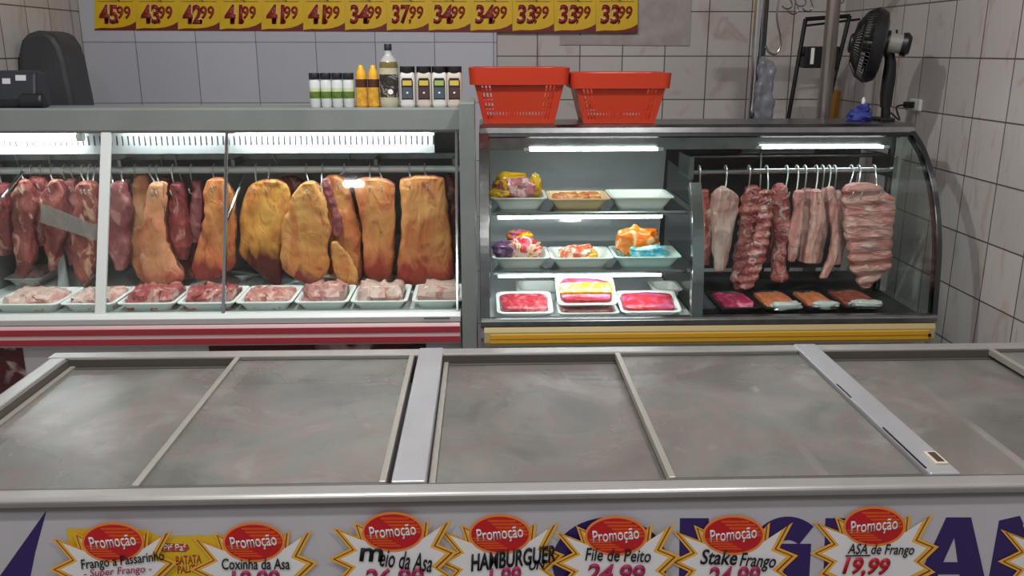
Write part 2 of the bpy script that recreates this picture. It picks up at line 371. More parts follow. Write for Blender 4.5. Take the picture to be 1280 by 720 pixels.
# ------------------------------------------------------------------ CHEST FREEZER ISLAND
FX0, FX1, FYF, FYB, FZ = -1.11, 1.66, 1.385, 2.16, .85
fz = thing('island_freezer', 'long white glass-top island freezer with purple lettering, in the foreground', 'freezer', ((FX0+FX1)/2, 1.77, 0))
white_front = mat('white_freezer_panel', (196, 194, 200), .38, noise_amt=6, nscale=5)
fb = MB()
fb.box(FX0+.03, FX1-.01, FYF+.015, FYF+.065, .08, FZ-.016)      # front wall
fb.box(FX0+.03, FX1-.01, FYB-.049, FYB-.01, .08, FZ-.016)
fb.box(FX0+.03, FX0+.049, FYF+.065, FYB-.065, .08, FZ-.016)
fb.box(FX1-.06, FX1-.01, FYF+.065, FYB-.065, .08, FZ-.016)
fb.box(FX0+.08, FX1-.06, FYF+.065, FYB-.065, .08, .3)
for xx in (-.165, .815): fb.box(xx, xx+.05, FYF+.065, FYB-.065, .3, FZ-.03)
fb.build('cabinet', white_front, fz, bevel=.004)
MB().box(FX0+.06, FX1-.04, FYF+.05, FYB-.04, 0, .08).build('plinth', M['black'], fz)
rimm = mat('rim_aluminium', (168, 165, 162), .36, .45, noise_amt=8, nscale=9)
def rim(name, prof, a, b, axis): return MB().prism(prof, a, b, axis).build(name, rimm, fz, bevel=.004)
rim('front_rim', [(FYF-.004, FZ-.018), (FYF-.006, FZ-.004), (FYF, FZ), (FYF+.036, FZ), (FYF+.042, FZ-.006), (FYF+.042, FZ-.03), (FYF+.03, FZ-.03), (FYF+.03, FZ-.018)], FX0, FX1, 'x')
MB().box(FX0+.01, FX1-.005, FYF+.003, FYF+.02, FZ-.027, FZ-.016).build('rim_skirt', mat('skirt_grey', (128, 122, 118), .5), fz)
MB().box(FX0+.05, FX1-.05, FYF+.031, FYF+.0335, FZ-.001, FZ+.0006).build('rim_groove', mat('groove_grey', (88, 84, 80), .5), fz)
rim('back_rim', [(FYB-.05, FZ-.02), (FYB-.05, FZ), (FYB-.008, FZ), (FYB, FZ-.008), (FYB, FZ-.025)], FX0, FX1, 'x')
rim('side_rim', [(FX0, FZ-.025), (FX0, FZ-.008), (FX0+.012, FZ), (FX0+.05, FZ), (FX0+.05, FZ-.03)], FYF+.042, FYB-.05, 'y')
rim('side_rim', [(FX1, FZ-.025), (FX1, FZ-.008), (FX1-.012, FZ), (FX1-.05, FZ), (FX1-.05, FZ-.03)], FYF+.042, FYB-.05, 'y')
ch_ = MB(); dk_ = mat('lid_channel', (86, 80, 74), .5)
ch_.box(FX0+.05, FX1-.05, FYB-.058, FYB-.05, FZ-.075, FZ-.003); ch_.box(FX0+.05, FX0+.058, FYF+.045, FYB-.05, FZ-.075, FZ-.003)
ch_.box(FX1-.058, FX1-.05, FYF+.045, FYB-.05, FZ-.075, FZ-.003); ch_.box(FX0+.05, FX1-.05, FYF+.036, FYF+.042, FZ-.075, FZ-.008)
ch_.build('lid_channel', dk_, fz)
barm = mat('cover_strip', (168, 168, 172), .38, .35, noise_amt=6)
bars = []
for xa, xb in ((-.172, -.11), (.811, .868)):
    b = MB().box(xa, xb, FYF+.034, FYB-.012, FZ-.02, FZ+.004).build('cover_strip', barm, fz, bevel=.003); bars.append(b)
# little thermometer in the right strip, slots beside it
MB().box(.838, .862, 1.452, 1.502, FZ+.003, FZ+.008).build('thermometer_frame', mat('cream_plastic', (198, 188, 172), .5), fz, bevel=.001)
MB().box(.843, .857, 1.458, 1.496, FZ+.0075, FZ+.009).build('thermometer_scale', mat('brown_scale', (70, 52, 48), .4), fz)
for y0, y1 in ((1.78, 1.86), (1.44, 1.62)): MB().box(.8115, .8145, y0, y1, FZ+.003, FZ+.005).build('slot', M['black'], fz)
def fog_glass(name, haze, tone):
    m = bpy.data.materials.new(name); m.use_nodes = True; nt = m.node_tree; N = nt.nodes; L = nt.links; b = N['Principled BSDF']
    tc = N.new('ShaderNodeTexCoord'); n = N.new('ShaderNodeTexNoise'); n.inputs['Scale'].default_value = 3.2; n.inputs['Detail'].default_value = 6; n.inputs['Distortion'].default_value = .7
    L.new(tc.outputs['Object'], n.inputs['Vector'])
    r = N.new('ShaderNodeMapRange'); r.inputs[1].default_value = .3; r.inputs[2].default_value = .7; r.inputs[3].default_value = haze-.22; r.inputs[4].default_value = haze+.22
    L.new(n.outputs['Fac'], r.inputs[0])
    n3 = N.new('ShaderNodeTexNoise'); n3.inputs['Scale'].default_value = 4.5; n3.inputs['Detail'].default_value = 7; n3.inputs['Roughness'].default_value = .62; n3.inputs['Distortion'].default_value = 1.0
    mp = N.new('ShaderNodeMapping'); mp.inputs['Location'].default_value = (3.1, 1.7, 0); L.new(tc.outputs['Object'], mp.inputs['Vector']); L.new(mp.outputs[0], n3.inputs['Vector'])
    r3 = ramp(nt, [(.3, (112, 110, 104)), (.45, (130, 130, 125)), (.56, (136, 126, 121)), (.68, (148, 148, 144))]); L.new(n3.outputs['Fac'], r3.inputs['Fac']); L.new(r3.outputs[0], b.inputs['Base Color'])
    b.inputs['Roughness'].default_value = .3; b.inputs['Specular IOR Level'].default_value = .45
    t = N.new('ShaderNodeBsdfTransparent'); x = N.new('ShaderNodeMixShader')
    L.new(r.outputs[0], x.inputs[0]); L.new(t.outputs[0], x.inputs[1]); L.new(b.outputs[0], x.inputs[2]); L.new(x.outputs[0], N['Material Output'].inputs[0])
    return m
fog = fog_glass('fogged_glass', .56, (112, 105, 99))
def lid(xa, xb, z, bar_side):
    la = MB().box(xa, xb, FYF+.044, FYB-.054, z, z+.005).build('sliding_lid', fog, fz)
    for e0, e1 in ((FYB-.066, FYB-.0515), (FYF+.0425, FYF+.05)): MB().box(xa, xb, e0, e1, z-.004, z+.008).build('lid_edge', mat('lid_gasket', (74, 70, 66), .5), la, bevel=.0015)
    for s in bar_side:
        xe = xa if s == 'l' else xb-.005
        MB().box(xe-.004, xe+.009, FYF+.043, FYB-.052, z-.005, z+.012).build('lid_frame', mat('lid_aluminium', (162, 158, 150), .4, .4), la, bevel=.0015)
lid(-1.046, -.60, FZ-.032, 'l'); lid(-.632, -.186, FZ-.012, 'lr')
lid(-.104, .335, FZ-.032, 'l'); lid(.336, .806, FZ-.012, 'l')
lid(.882, 1.33, FZ-.032, 'l'); lid(1.315, 1.6, FZ-.012, 'l')
# tops of the moulded dividers that show through the fog
wd = mat('divider_plastic', (226, 222, 214), .5)
MB().prism([(1.52, .42), (1.52, .785), (1.535, .795), (2.0, .795), (2.02, .78), (2.02, .42)], .655, .675, 'x').build('inner_divider', wd, fz, bevel=.004)
MB().prism([(1.52, .42), (1.52, .785), (1.535, .795), (2.0, .795), (2.02, .78), (2.02, .42)], 1.075, 1.095, 'x').build('inner_divider', wd, fz, bevel=.004)
# frozen stock, a blur behind the fogged lids
fr = MB(); rs = random.Random(3)
for k in range(60):
    bx = rs.choice([(-1.0, -.22), (-.06, .62), (.9, 1.04), (1.15, 1.52)])
    lump(fr, (rs.uniform(bx[0]+.06, max(bx[0]+.07, bx[1]-.06)), rs.uniform(1.54, 1.99), rs.uniform(.42, .58)), .09, .07, .05, k, .25, 12, 8, 2.8)
fg = fr.build('frozen_goods', patch_mat('frozen_goods', [(.3, (120, 100, 92)), (.5, (150, 132, 124)), (.62, (150, 96, 84)), (.75, (170, 165, 160))], 5, .5), origin=(.2, 1.77, .4), smooth=True)
tag(fg, 'blurred heap of frozen packs under the fogged freezer lids', 'frozen food', kind='stuff')
# ---- purple lettering on the freezer front
YL = FYF+.0142
def ppx(pts, Y): return [pt(u, v, Y) for u, v in pts]
def ell(cu, cv, rx, ry, a0, a1, n): return [(cu+rx*math.cos(math.radians(a0+(a1-a0)*i/n)), cv-ry*math.sin(math.radians(a0+(a1-a0)*i/n))) for i in range(n+1)]
def letter(polys=None, strips=None):
    mb = MB()
    for i, p in enumerate(polys or []): mb.poly(ppx(p, YL-.00012*i), .0012)
    for a, b in strips or []: mb.strip(ppx(a, YL-.0003), ppx(b, YL-.0003), .0012)
    mb.build('letter', M['inkpurple'], fz)
letter([[(58, 638), (44, 690), (33, 745), (-18, 745)]])
letter(strips=[(ell(762, 703, 72, 56, 0, 360, 48), ell(762, 703, 38, 26, 0, 360, 48))])
letter([[(850, 648), (886, 648), (885, 760), (848, 760)], [(850, 648), (878, 648), (935, 760), (905, 760)], [(905, 700), (935, 700), (933, 760), (905, 760)]])
letter([[(978, 680), (1014, 680), (1010, 750), (980, 750)], [(962, 680), (1000, 680), (1000, 699), (962, 699)]], [(ell(985, 703, 52, 57, 52, 300, 30), ell(985, 703, 22, 28, 52, 300, 30))])
letter([[(1032, 648), (1062, 648), (1058, 760), (1028, 760)], [(1032, 648), (1080, 648), (1079, 668), (1031, 668)], [(1030, 694), (1074, 694), (1073, 712), (1030, 712)]])
letter([[(1098, 660), (1122, 660), (1118, 760), (1094, 760)], [(1094, 738), (1142, 738), (1140, 760), (1094, 760)]])
letter([[(1183, 647), (1214, 647), (1203, 668), (1193, 672), (1179, 703), (1166, 735), (1156, 757), (1132, 757)], [(1193, 647), (1214, 647), (1239, 757), (1205, 757), (1193, 672)], [(1176, 703), (1204, 703), (1205, 718), (1168, 718)]])
letter([[(1249, 651), (1275, 645), (1300, 700), (1290, 757), (1230, 757)]])
# ---- cards on the freezer front
YS = YL-.0022
st = [(-34, -4), (-47, -10), (-41, 8), (-73, -4), (-51, 22), (-76, 34), (-53, 45), (-66, 60), (-50, 68), (-64, 88), (-42, 86), (-40, 108), (-18, 92), (0, 112), (18, 92), (40, 108), (42, 86), (64, 84), (52, 66), (72, 56), (56, 45), (76, 26), (54, 17), (70, -13), (41, 6), (43, -13), (34, -4)]
def star(cu, cv, label, words, name='starburst_card', dz=0.0, rot=0.0):
    Y0 = YS-dz
    ctr = pt(cu, cv+40, Y0); t = thing(name, label, 'price card', ctr, 'starburst price cards on the freezer front')
    def sc_(k, o): return [pt(cu+x*k+(o if x > 0 else -o), cv+10+(y-10)*k, 0+Y0) for x, y in st]
    def lay(k, i, o=0):
        out = []
        for x, y in st: out.append(pt(cu+x*k, cv+35+(y-35)*k, Y0-i*.0005))
        return out
    MB().poly(lay(1.06, 0), .0004).build('card', M['gold'], t)
    MB().poly(lay(.985, 1), .0004).build('card_outline', M['brown'], t)
    MB().poly(lay(.945, 2), .0004).build('card_edge_tint', M['gold'], t)
    MB().poly(lay(.86, 3), .0004).build('card_face', M['paper'], t)
    def el(rx, ry, i): return [pt(a, b, Y0-i*.0005) for a, b in ell(cu, cv, rx, ry, 0, 360, 40)[:-1]]
    ring = MB().poly(el(39, 25, 4), .0004).build('badge_ring', mat('badge_ring', (236, 140, 60), .6), t)
    bd = MB().poly(el(36, 22, 5), .0004).build('badge', M['inkred'], t)
    s = MB()
    for q in range(5):
        v = -18+q*4.2; h = 36*math.sqrt(max(0, 1-(v/22)**2)); s.poly([pt(cu-16+q*5, cv+v, Y0-.003), pt(cu+h-1, cv+v, Y0-.003), pt(cu+h-1, cv+v+2.6, Y0-.003), pt(cu-14+q*5, cv+v+2.6, Y0-.003)], .0004)
        v = 18-q*3.0; h = 36*math.sqrt(max(0, 1-(v/22)**2)); s.poly([pt(cu-h+1, cv+v-1.8, Y0-.003), pt(cu+8-q*5, cv+v-1.8, Y0-.003), pt(cu+10-q*5, cv+v, Y0-.003), pt(cu-h+1, cv+v, Y0-.003)], .0004)
    s.build('badge_stripes', M['inkorange'], bd)
    text('badge_lettering', 'Promoção', M['inkwhite'], bd, cu-29, cv-9, cu+29, cv+10, Y0-.0036, .012, 0, math.radians(5))
    for nm, s_, m_, x0, y0, x1, y1, bold, sh, ro in words:
        text(nm, s_, m_, t, x0, y0, x1, y1, Y0-.0042, bold, sh, math.radians(ro))
    return t
BK, MG = M['inkblack'], M['inkmag']
# yellow poster behind the first card
pp = thing('promo_poster', 'yellow snack poster behind the two leftmost starburst cards', 'poster', pt(180, 700, YS))
MB().poly(ppx([(83, 661), (180, 662), (200, 671), (272, 669), (300, 740), (95, 745)], YS+.0008), .0004).build('sheet', mat('yellow_poster', (226, 186, 40), .5), pp)
pl = MB().poly(ppx([(200, 679), (234, 680), (237, 686), (232, 690), (204, 690), (198, 685)], YS+.0003), .0004).build('logo', mat('logo_red', (188, 70, 34), .5), pp)
text('logo_lettering', 'Pif Paf', M['inkwhite'], pl, 204, 680, 233, 689, YS-.0003, .01, .1)
text('lettering', 'BATATA', mat('poster_red', (176, 70, 36), .5), pp, 219, 694, 251, 705, YS+.0003, .02, .25, math.radians(4))
text('lettering', 'PALITO', _m['poster_red'], pp, 221, 706, 251, 716, YS+.0003, .02, .25, math.radians(4))
star(141, 678, 'starburst card reading Frango a Passarinho, leftmost on the freezer front', [
  ('handwriting', 'Frango a Passarinho', BK, 100, 694, 206, 710, .008, .2, 6), ('handwriting', '- Super Frango -', MG, 104, 709, 190, 721, .002, .25, 4)], dz=.006)
star(317, 678, 'starburst card reading Coxinha da Asa, second from left on the freezer', [
  ('handwriting', 'Coxinha da Asa', BK, 277, 698, 362, 712, .012, .1, -1), ('price', '18,99', M['inkmag'], 288, 713, 350, 738, .03, .15, 0)], dz=.0015)
star(491, 665, 'starburst card reading Meio da Asa left of the hamburger card', [
  ('handwriting', 'm', BK, 449, 685, 479, 702, .02, .1, -3), ('handwriting', 'eio da Asa', BK, 475, 689, 541, 712, .012, .1, -9), ('price', '26,99', MG, 455, 710, 530, 738, .03, .15, 0)], dz=.006)
star(625, 668, 'starburst card reading HAMBURGUER in thick black marker', [
  ('handwriting', 'HAMBURGUER', BK, 587, 687, 694, 709, .03, .3, 6), ('handwriting', 'UN', BK, 661, 700, 682, 712, .025, .3, 5), ('price', '1,99', MG, 610, 709, 652, 738, .03, .2, 4)])
star(770, 670, 'starburst card reading File de Peito stuck over the purple letter O', [
  ('handwriting', 'File de Peito', BK, 732, 686, 814, 702, .01, .1, -3), ('price', '24,99', MG, 732, 705, 806, 734, .035, .15, -3)], dz=.006)
star(917, 669, 'starburst card reading Stake Frango over the letters N and G', [
  ('handwriting', 'Stake', BK, 876, 687, 922, 706, .016, .15, -3), ('handwriting', 'Frango', BK, 925, 692, 970, 714, .01, .15, -5), ('price', '24,99', MG, 884, 708, 950, 738, .03, .15, 0)])
star(1093, 658, 'starburst card reading ASA de Frango 19,99 left of the letter A', [
  ('handwriting', 'ASA de Frango', BK, 1060, 680, 1143, 697, .008, .1, -2), ('underline', '____', BK, 1057, 694, 1088, 695.5, 0, 0, 0), ('price', '19,99', M['inkred'], 1054, 697, 1112, 722, .035, .15, -3)])
star(1328, 668, 'starburst card cut off by the right edge of the photo', [('price', '22,99', MG, 1290, 705, 1360, 735, .03, .15, 0)])
# ------------------------------------------------------------------ LEFT MEAT CASE
GB = (2.73, .775); GT = (2.95, 1.34)     # glass: bottom and top (y, z)
def gy(z): return GB[0]+(z-GB[1])/(GT[1]-GB[1])*(GT[0]-GB[0])
LX0, LX1 = -1.74, -.03
lc = thing('meat_display_case', 'grey hanging-meat display case with red striped bumper, on the left', 'display case', ((LX0+LX1)/2, 3.05, 0))
MB().prism([(2.77, .06), (2.77, .668), (2.74, .70), (2.74, .755), (3.42, .755), (3.42, .06)], LX0, LX1-.05, 'x').build('base_cabinet', mat('white_cabinet', (206, 206, 210), .4), lc)
MB().box(LX0+.03, LX1-.08, 2.8, 3.38, 0, .06).build('plinth', M['black'], lc)
MB().box(LX0, LX1-.05, 2.78, 3.42, .755, .772).build('floor_tray', mat('white_floor_tray', (214, 216, 214), .4), lc)
MB().prism([(2.715, .745), (2.71, .765), (2.722, .777), (2.752, .777), (2.76, .772), (2.76, .745)], LX0, LX1-.05, 'x').build('front_lip', M['lip'], lc, bevel=.002)
bu = MB().prism([(2.74, .668), (2.712, .672), (2.704, .69), (2.704, .726), (2.712, .742), (2.74, .745)], LX0, LX1-.052, 'x').build('bumper', M['pinkish'], lc, bevel=.002)
for z0, z1 in ((.713, .733), (.68, .7)): MB().box(LX0, LX1-.053, 2.7022, 2.71, z0, z1).build('red_stripe', M['red'], bu, bevel=.001)
a = pt(530, 393, 2.7095); b = pt(562, 390, 2.7095)
MB().box(a.x, b.x, 2.7094, 2.712, .757, .763).build('maker_plate', mat('plate_grey', (92, 104, 100), .5), lc)
# printed posters on the cabinet front
pm = patch_mat('poster_print', [(.3, (40, 26, 30)), (.45, (96, 30, 36)), (.55, (70, 40, 44)), (.62, (186, 150, 148)), (.75, (210, 196, 196))], 9, .4, 1.0)
MB().poly([(-1.1, 2.7685, .2), (-.42, 2.7685, .2), (-.42, 2.7685, .662), (-1.1, 2.7685, .662)][::1], .001) and None
MB().box(-.92, -.2, 2.767, 2.7695, .15, .662).build('poster', pm, lc)
MB().box(-1.73, -1.53, 2.767, 2.7695, .15, .662).build('poster', pm, lc)
# glass, mullions
def pane(x0, x1):
    q0 = [(x0, GB[0]+.004, GB[1]), (x1, GB[0]+.004, GB[1]), (x1, GT[0]+.004, GT[1]), (x0, GT[0]+.004, GT[1])]
    q1 = [(a, b+.005, c) for a, b, c in q0]; MB().hexa(q0, q1).build('glass_pane', M['glass'], lc)
pane(LX0+.01, -1.262); pane(-1.23, -.857); pane(-.846, -.084)
def mull(x, wd_, name='mullion', m=None, d=.014):
    q0 = [(x-wd_/2, GB[0]-.004, GB[1]-.005), (x+wd_/2, GB[0]-.004, GB[1]-.005), (x+wd_/2, GT[0]-.004, GT[1]+.01), (x-wd_/2, GT[0]-.004, GT[1]+.01)]
    q1 = [(a, b+d, c) for a, b, c in q0]; MB().hexa(q0, q1).build(name, m or M['lip'], lc, bevel=.0015)
mull(-1.246, .032); mull(-.851, .011, m=M['chrome']); mull(-.092, .009, m=M['chrome'])
TZ = 1.416
MB().prism([(2.945, 1.336), (2.938, 1.345), (2.942, 1.412), (2.95, 1.418), (2.962, TZ), (3.13, TZ), (3.14, 1.40), (2.965, 1.395), (2.962, 1.336)], LX0, LX1-.05, 'x').build('top_panel', M['case_grey'], lc, bevel=.002)
MB().prism([(2.70, .0), (2.70, 1.447), (2.98, 1.447), (2.98, 0)], LX1-.046, LX1+.002, 'x').build('end_post', M['case_grey'], lc, bevel=.004)
MB().prism([(2.98, .06), (2.98, 1.41), (3.13, 1.41), (3.42, .9), (3.42, .06)], LX1-.046, LX1-.02, 'x').build('end_panel', M['case_grey'], lc)
MB().prism([(2.74, .06), (2.74, .77), (2.955, 1.34), (2.955, 1.41), (3.13, 1.41), (3.42, .9), (3.42, .06)], LX0-.03, LX0, 'x').build('end_panel', M['case_grey'], lc)
MB().prism([(3.12, 1.40), (3.135, 1.40), (3.42, .9), (3.42, .77), (3.40, .77), (3.40, .895)], LX0, LX1-.05, 'x').build('back_door', M['grey_in'], lc)
MB().tube([(LX0, 3.072, 1.197), (LX1-.05, 3.072, 1.197)], .0125, 12).build('meat_rail', mat('rail_grey', (222, 226, 226), .3, .1), lc, smooth=True)
MB().box(LX0, LX1-.05, 3.15, 3.165, 1.222, 1.245).build('rear_rail', M['steel'], lc, bevel=.002)
for uu, vv, a in ((305, 218, (283, 276, 2.86)), (28, 216, (2, 248, 2.86))):
    MB().tube([pt(uu, vv, 3.05), pt(*a)], .006, 8).build('rail_bracket', M['chrome'], lc, smooth=True)
for uu in (150, 292, 470, 568): 
    p = pt(uu, 205, 3.05); MB().box(p.x-.006, p.x+.006, 3.044, 3.17, 1.212, 1.236).build('rail_hanger', M['steel'], lc)
# slotted air grille below the canopy
gp = MB(); gx0 = LX0+.02; gx1 = pt(543, 178, 3.0).x; ny = 3
zt, zb = 1.338, 1.262; ns = int((gx1-gx0)/.0185)
zz = [zb, zb+.028, zt-.016, zt]
for k in range(ns):
    a = gx0+(gx1-gx0)*k/ns; b = gx0+(gx1-gx0)*(k+1)/ns; mid = a+(b-a)*.68
    gp.box(a, b, 3.0, 3.004, zz[0], zz[1]); gp.box(a, b, 3.0, 3.004, zz[2], zz[3]); gp.box(a, mid, 3.0, 3.004, zz[1], zz[2])
gp.build('air_grille', M['white'], lc)
MB().box(gx0, gx1, 3.012, 3.06, zb, zt+.05).build('air_duct', mat('duct_grey', (122, 124, 126), .5), lc)
def tubelamp(name, a, b, r, m, parent, caps=True):
    o = MB().tube([a, b], r, 12).build(name, m, parent, smooth=True)
    if caps:
        a, b = Vector(a), Vector(b); d = (b-a).normalized()
        MB().tube([a-d*.02, a], r*1.15, 10).build('lamp_socket', M['plastic_white'], o); MB().tube([b, b+d*.02], r*1.15, 10).build('lamp_socket', M['plastic_white'], o)
    return o
e1 = pt(97, 169, 2.975)
tubelamp('lamp_tube', (LX0+.03, 2.972, 1.322), (e1.x, 2.972, 1.322), .013, M['tube'], lc)
tubelamp('lamp_tube', (-.83, 2.968, 1.346), (-.18, 2.968, 1.346), .012, M['tube'], lc)
tubelamp('lamp_tube', (-1.2, 2.972, 1.366), (-.88, 2.972, 1.366), .012, M['tube'], lc)
# ------------------------------------------------------------------ hanging meat
FATY = meat_mat('yellow_fat', (226, 168, 98), (206, 128, 74), (146, 74, 48), lower=(130, 50, 40), thresh=.53, low_at=.2, streak_at=.64)
FATO = meat_mat('orange_fat', (224, 156, 94), (204, 112, 70), (150, 68, 48), lower=(160, 58, 46), thresh=.53, low_at=.3, streak_at=.63)
FATP = meat_mat('peach_fat', (226, 170, 124), (208, 124, 88), (166, 76, 62), lower=(180, 76, 62), thresh=.52, low_at=.2, streak_at=.62)
BEEF = meat_mat('dark_beef', (150, 66, 66), (104, 40, 44), (216, 166, 150), thresh=.52, scale=9, streak_at=.6)
BEEF2 = meat_mat('brown_beef', (168, 92, 82), (118, 50, 50), (222, 176, 150), thresh=.5, scale=10, streak_at=.58)
BEEFP = meat_mat('pink_beef', (200, 110, 104), (142, 50, 54), (236, 196, 176), thresh=.5, scale=11, streak_at=.56)
MARO = meat_mat('maroon_beef', (140, 72, 76), (170, 104, 104), (196, 140, 136), thresh=.55, scale=9, streak_at=.6)
PORK = meat_mat('pork_skin', (226, 170, 160), (206, 128, 124), (240, 208, 198), thresh=.54, scale=9, stretch=(1.6, 1, .3))
PORKP = meat_mat('pale_pork', (214, 178, 170), (186, 116, 114), (232, 208, 200), thresh=.57, scale=9, stretch=(1.6, 1, .3))
RIB = meat_mat('pork_ribs', (206, 128, 122), (150, 58, 64), (236, 202, 190), thresh=.5, scale=12, stretch=(1, 1, 1.2), streak_at=.56)
RIBL = meat_mat('rib_rack', (226, 172, 162), (186, 98, 94), (242, 214, 204), thresh=.54, scale=11, stretch=(.5, 1, 1.8))
FATD = meat_mat('dark_ended_fat', (226, 166, 84), (208, 132, 66), (140, 70, 44), lower=(92, 36, 32), thresh=.54, low_at=.42, streak_at=.64)
hook_n = {}
def hook(px, Yr, zr, top, label, group, deep=.03):
    xr = pt(px, 214, Yr).x; t = top
    path = [(xr, Yr+.016, zr-.012), (xr, Yr+.019, zr+.002), (xr, Yr+.011, zr+.0165), (xr, Yr-.004, zr+.0185), (xr, Yr-.016, zr+.009), (xr, Yr-.019, zr-.006),
            (xr+(t.x-xr)*.5, (Yr-.019+t.y)/2, (zr-.006+t.z+.012)/2), (t.x, t.y+.004, t.z+.008), (t.x, t.y-.002, t.z-deep*.6), (t.x, t.y-.014, t.z-deep), (t.x, t.y-.03, t.z-deep*.75), (t.x, t.y-.036, t.z-deep*.3)]
    o = MB().tube(catmull([list(p) for p in path], 40), .0026, 6).build('meat_hook', mat('hook_steel', (216, 218, 218), .25, .45), smooth=True, origin=(xr, Yr, zr))
    return tag(o, label, 'hook', group)
def hang(name, label, short, px_rows, Y, thick, m, hooks, rail, group, cat='meat', seed=0, back=None, **k):
    if rail == RL or rail == RL2: Y += .022
    rows = []
    for r in px_rows:
        a = pt(r[1], r[0], Y); b = pt(r[2], r[0], Y); rows.append((a.z, a.x, b.x, Y+(r[4] if len(r) > 4 else 0), r[3] if len(r) > 3 else 1))
    mb = MB(); loft(mb, rows, thick, seed=seed, **k)
    o = mb.build(name, m, smooth=True, origin=((rows[0][1]+rows[0][2])/2, Y, rows[0][0]))
    tag(o, label, cat, group)
    if back is None and m in (FATY, FATO, FATP, FATD): back = BEEF2
    if back is not None:
        o.data.materials.append(back)
        for p in o.data.polygons:
            if p.normal.y > -.16: p.material_index = 1
    for i, h in enumerate(hooks):
        hx, tx = h if isinstance(h, tuple) else (h, h)
        tp = pt(tx, px_rows[0][0]+4, Y)
        lb = 'steel hook holding %s' % short if len(hooks) == 1 else '%s of the steel hooks holding %s' % (('left', 'right', 'far')[i], short)
        hook(hx, rail[0], rail[1], tp, lb, 'steel hooks on the meat rails')
    return o
RL = (3.072, 1.197); RL2 = (3.157, 1.237); G1 = 'meat hanging in the left case'
hang('beef_cut', 'dark red beef piece at the left edge of the photo', 'the leftmost dark beef piece', [(230, -6, 13), (262, -9, 18, 1.1), (300, -8, 18), (318, -5, 12, .7)], 3.03, .055, BEEF, [2], RL, G1, seed=1, bump=.012)
hang('beef_cut', 'brown-red beef strip with a thin tail, second from left', 'the beef strip with a thin tail', [(226, 22, 38), (250, 17, 42), (290, 16, 42), (318, 22, 44), (334, 26, 38, .8), (346, 27, 33, .6)], 2.975, .05, BEEF2, [30], RL, G1, seed=2, bump=.013)
hang('beef_cut', 'pink beef piece with ragged white fat, third from left', 'the ragged pink beef piece', [(221, 40, 56), (235, 35, 60), (262, 33, 63), (286, 38, 60), (306, 42, 56, .7)], 3.055, .05, BEEFP, [40, 52], RL, G1, seed=3, bump=.016)
hang('beef_cut', 'beef piece ending in a dark point, behind the reflection sheet', 'the dark-pointed beef piece', [(226, 60, 78), (250, 55, 84), (285, 56, 82), (308, 58, 78), (326, 62, 72, .8), (336, 65, 68, .6)], 2.99, .06, BEEF2, [66], RL, G1, seed=4, bump=.013)
hang('beef_cut', 'maroon beef piece half hidden behind the reflection sheet, fifth from left', 'the fifth beef piece from left', [(225, 82, 98), (260, 78, 104), (300, 80, 104), (330, 86, 102, .8)], 3.05, .06, MARO, [81, 92], RL, G1, seed=5, bump=.012)
hang('beef_cut', 'longest dark beef cut hanging down left of the white mullion', 'the longest dark beef cut', [(228, 100, 120), (258, 94, 124), (300, 87, 124), (328, 93, 121), (344, 100, 118, .9), (358, 106, 113, .6)], 2.99, .065, BEEF2, [(104, 106), (113, 110), (121, 116)], RL, G1, seed=6, bump=.013)
hang('beef_cut', 'maroon beef piece just right of the white mullion', 'the maroon beef right of the mullion', [(228, 142, 158), (250, 137, 163), (290, 136, 162), (315, 139, 162), (336, 146, 156, .7)], 3.0, .055, MARO, [141, 154], RL, G1, seed=7, bump=.011)
hang('beef_cut', 'narrow cut with an orange fat edge, beside the peach slab', 'the narrow orange-edged cut', [(221, 172, 184), (240, 166, 188), (290, 162, 186), (325, 164, 192), (345, 172, 200), (353, 182, 200, .7)], 3.06, .04, FATP, [170], RL, G1, seed=8, bump=.009)
hang('beef_cut', 'long peach-fat slab flaring at the bottom, with a cut line down it', 'the flaring peach slab', [(229, 188, 208), (260, 182, 208), (300, 178, 211), (325, 176, 221), (345, 179, 232), (358, 192, 220, .7)], 2.985, .06, FATP, [(189, 194), (197, 199)], RL, G1, seed=9, bump=.007)
hang('beef_cut', 'dark red muscle with white sinew, right of the peach slab', 'the dark muscle with sinew', [(229, 216, 230), (250, 212, 234), (290, 213, 235), (310, 219, 235), (323, 225, 233, .7)], 3.02, .055, BEEF, [217], RL, G1, seed=10, bump=.01)
hang('beef_cut', 'purplish red round muscle left of the wide peach slab', 'the purplish round muscle', [(227, 241, 252), (250, 239, 256), (280, 239, 254), (303, 242, 250, .8)], 3.05, .055, MARO, [240], RL, G1, seed=11, bump=.009)
hang('beef_cut', 'dark offcut hanging low between the two peach slabs', 'the low dark offcut', [(240, 224, 250), (290, 226, 250), (322, 224, 246), (346, 226, 244, .7)], 3.12, .05, BEEF, [(222, 232)], RL2, G1, seed=12, bump=.01)
hang('beef_cut', 'wide peach-orange fat slab crossed by the thin mullion', 'the wide peach slab', [(224, 260, 284), (238, 256, 292), (262, 258, 296), (290, 252, 296), (315, 245, 296), (335, 242, 292), (347, 244, 274, .7)], 3.0, .055, FATO, [268], RL, G1, seed=13, bump=.008)
hang('beef_cut', 'yellow fat slab with a dark meaty end, right of the thin mullion', 'the dark-ended yellow slab', [(226, 322, 354), (236, 309, 362), (260, 302, 364), (290, 301, 357), (314, 300, 351), (328, 309, 352), (342, 325, 354, .9), (357, 342, 352, .6)], 3.02, .05, FATD, [(321, 320), (338, 335)], RL, G1, seed=14, bump=.008)
hang('beef_cut', 'yellow fat piece with a notched left side and ragged bottom', 'the notched yellow piece', [(228, 378, 396), (240, 366, 404), (262, 360, 411), (285, 352, 413), (310, 351, 411), (330, 354, 412), (344, 362, 406), (352, 374, 396, .7)], 2.963, .05, FATY, [(384, 386)], RL, G1, seed=15, bump=.011)
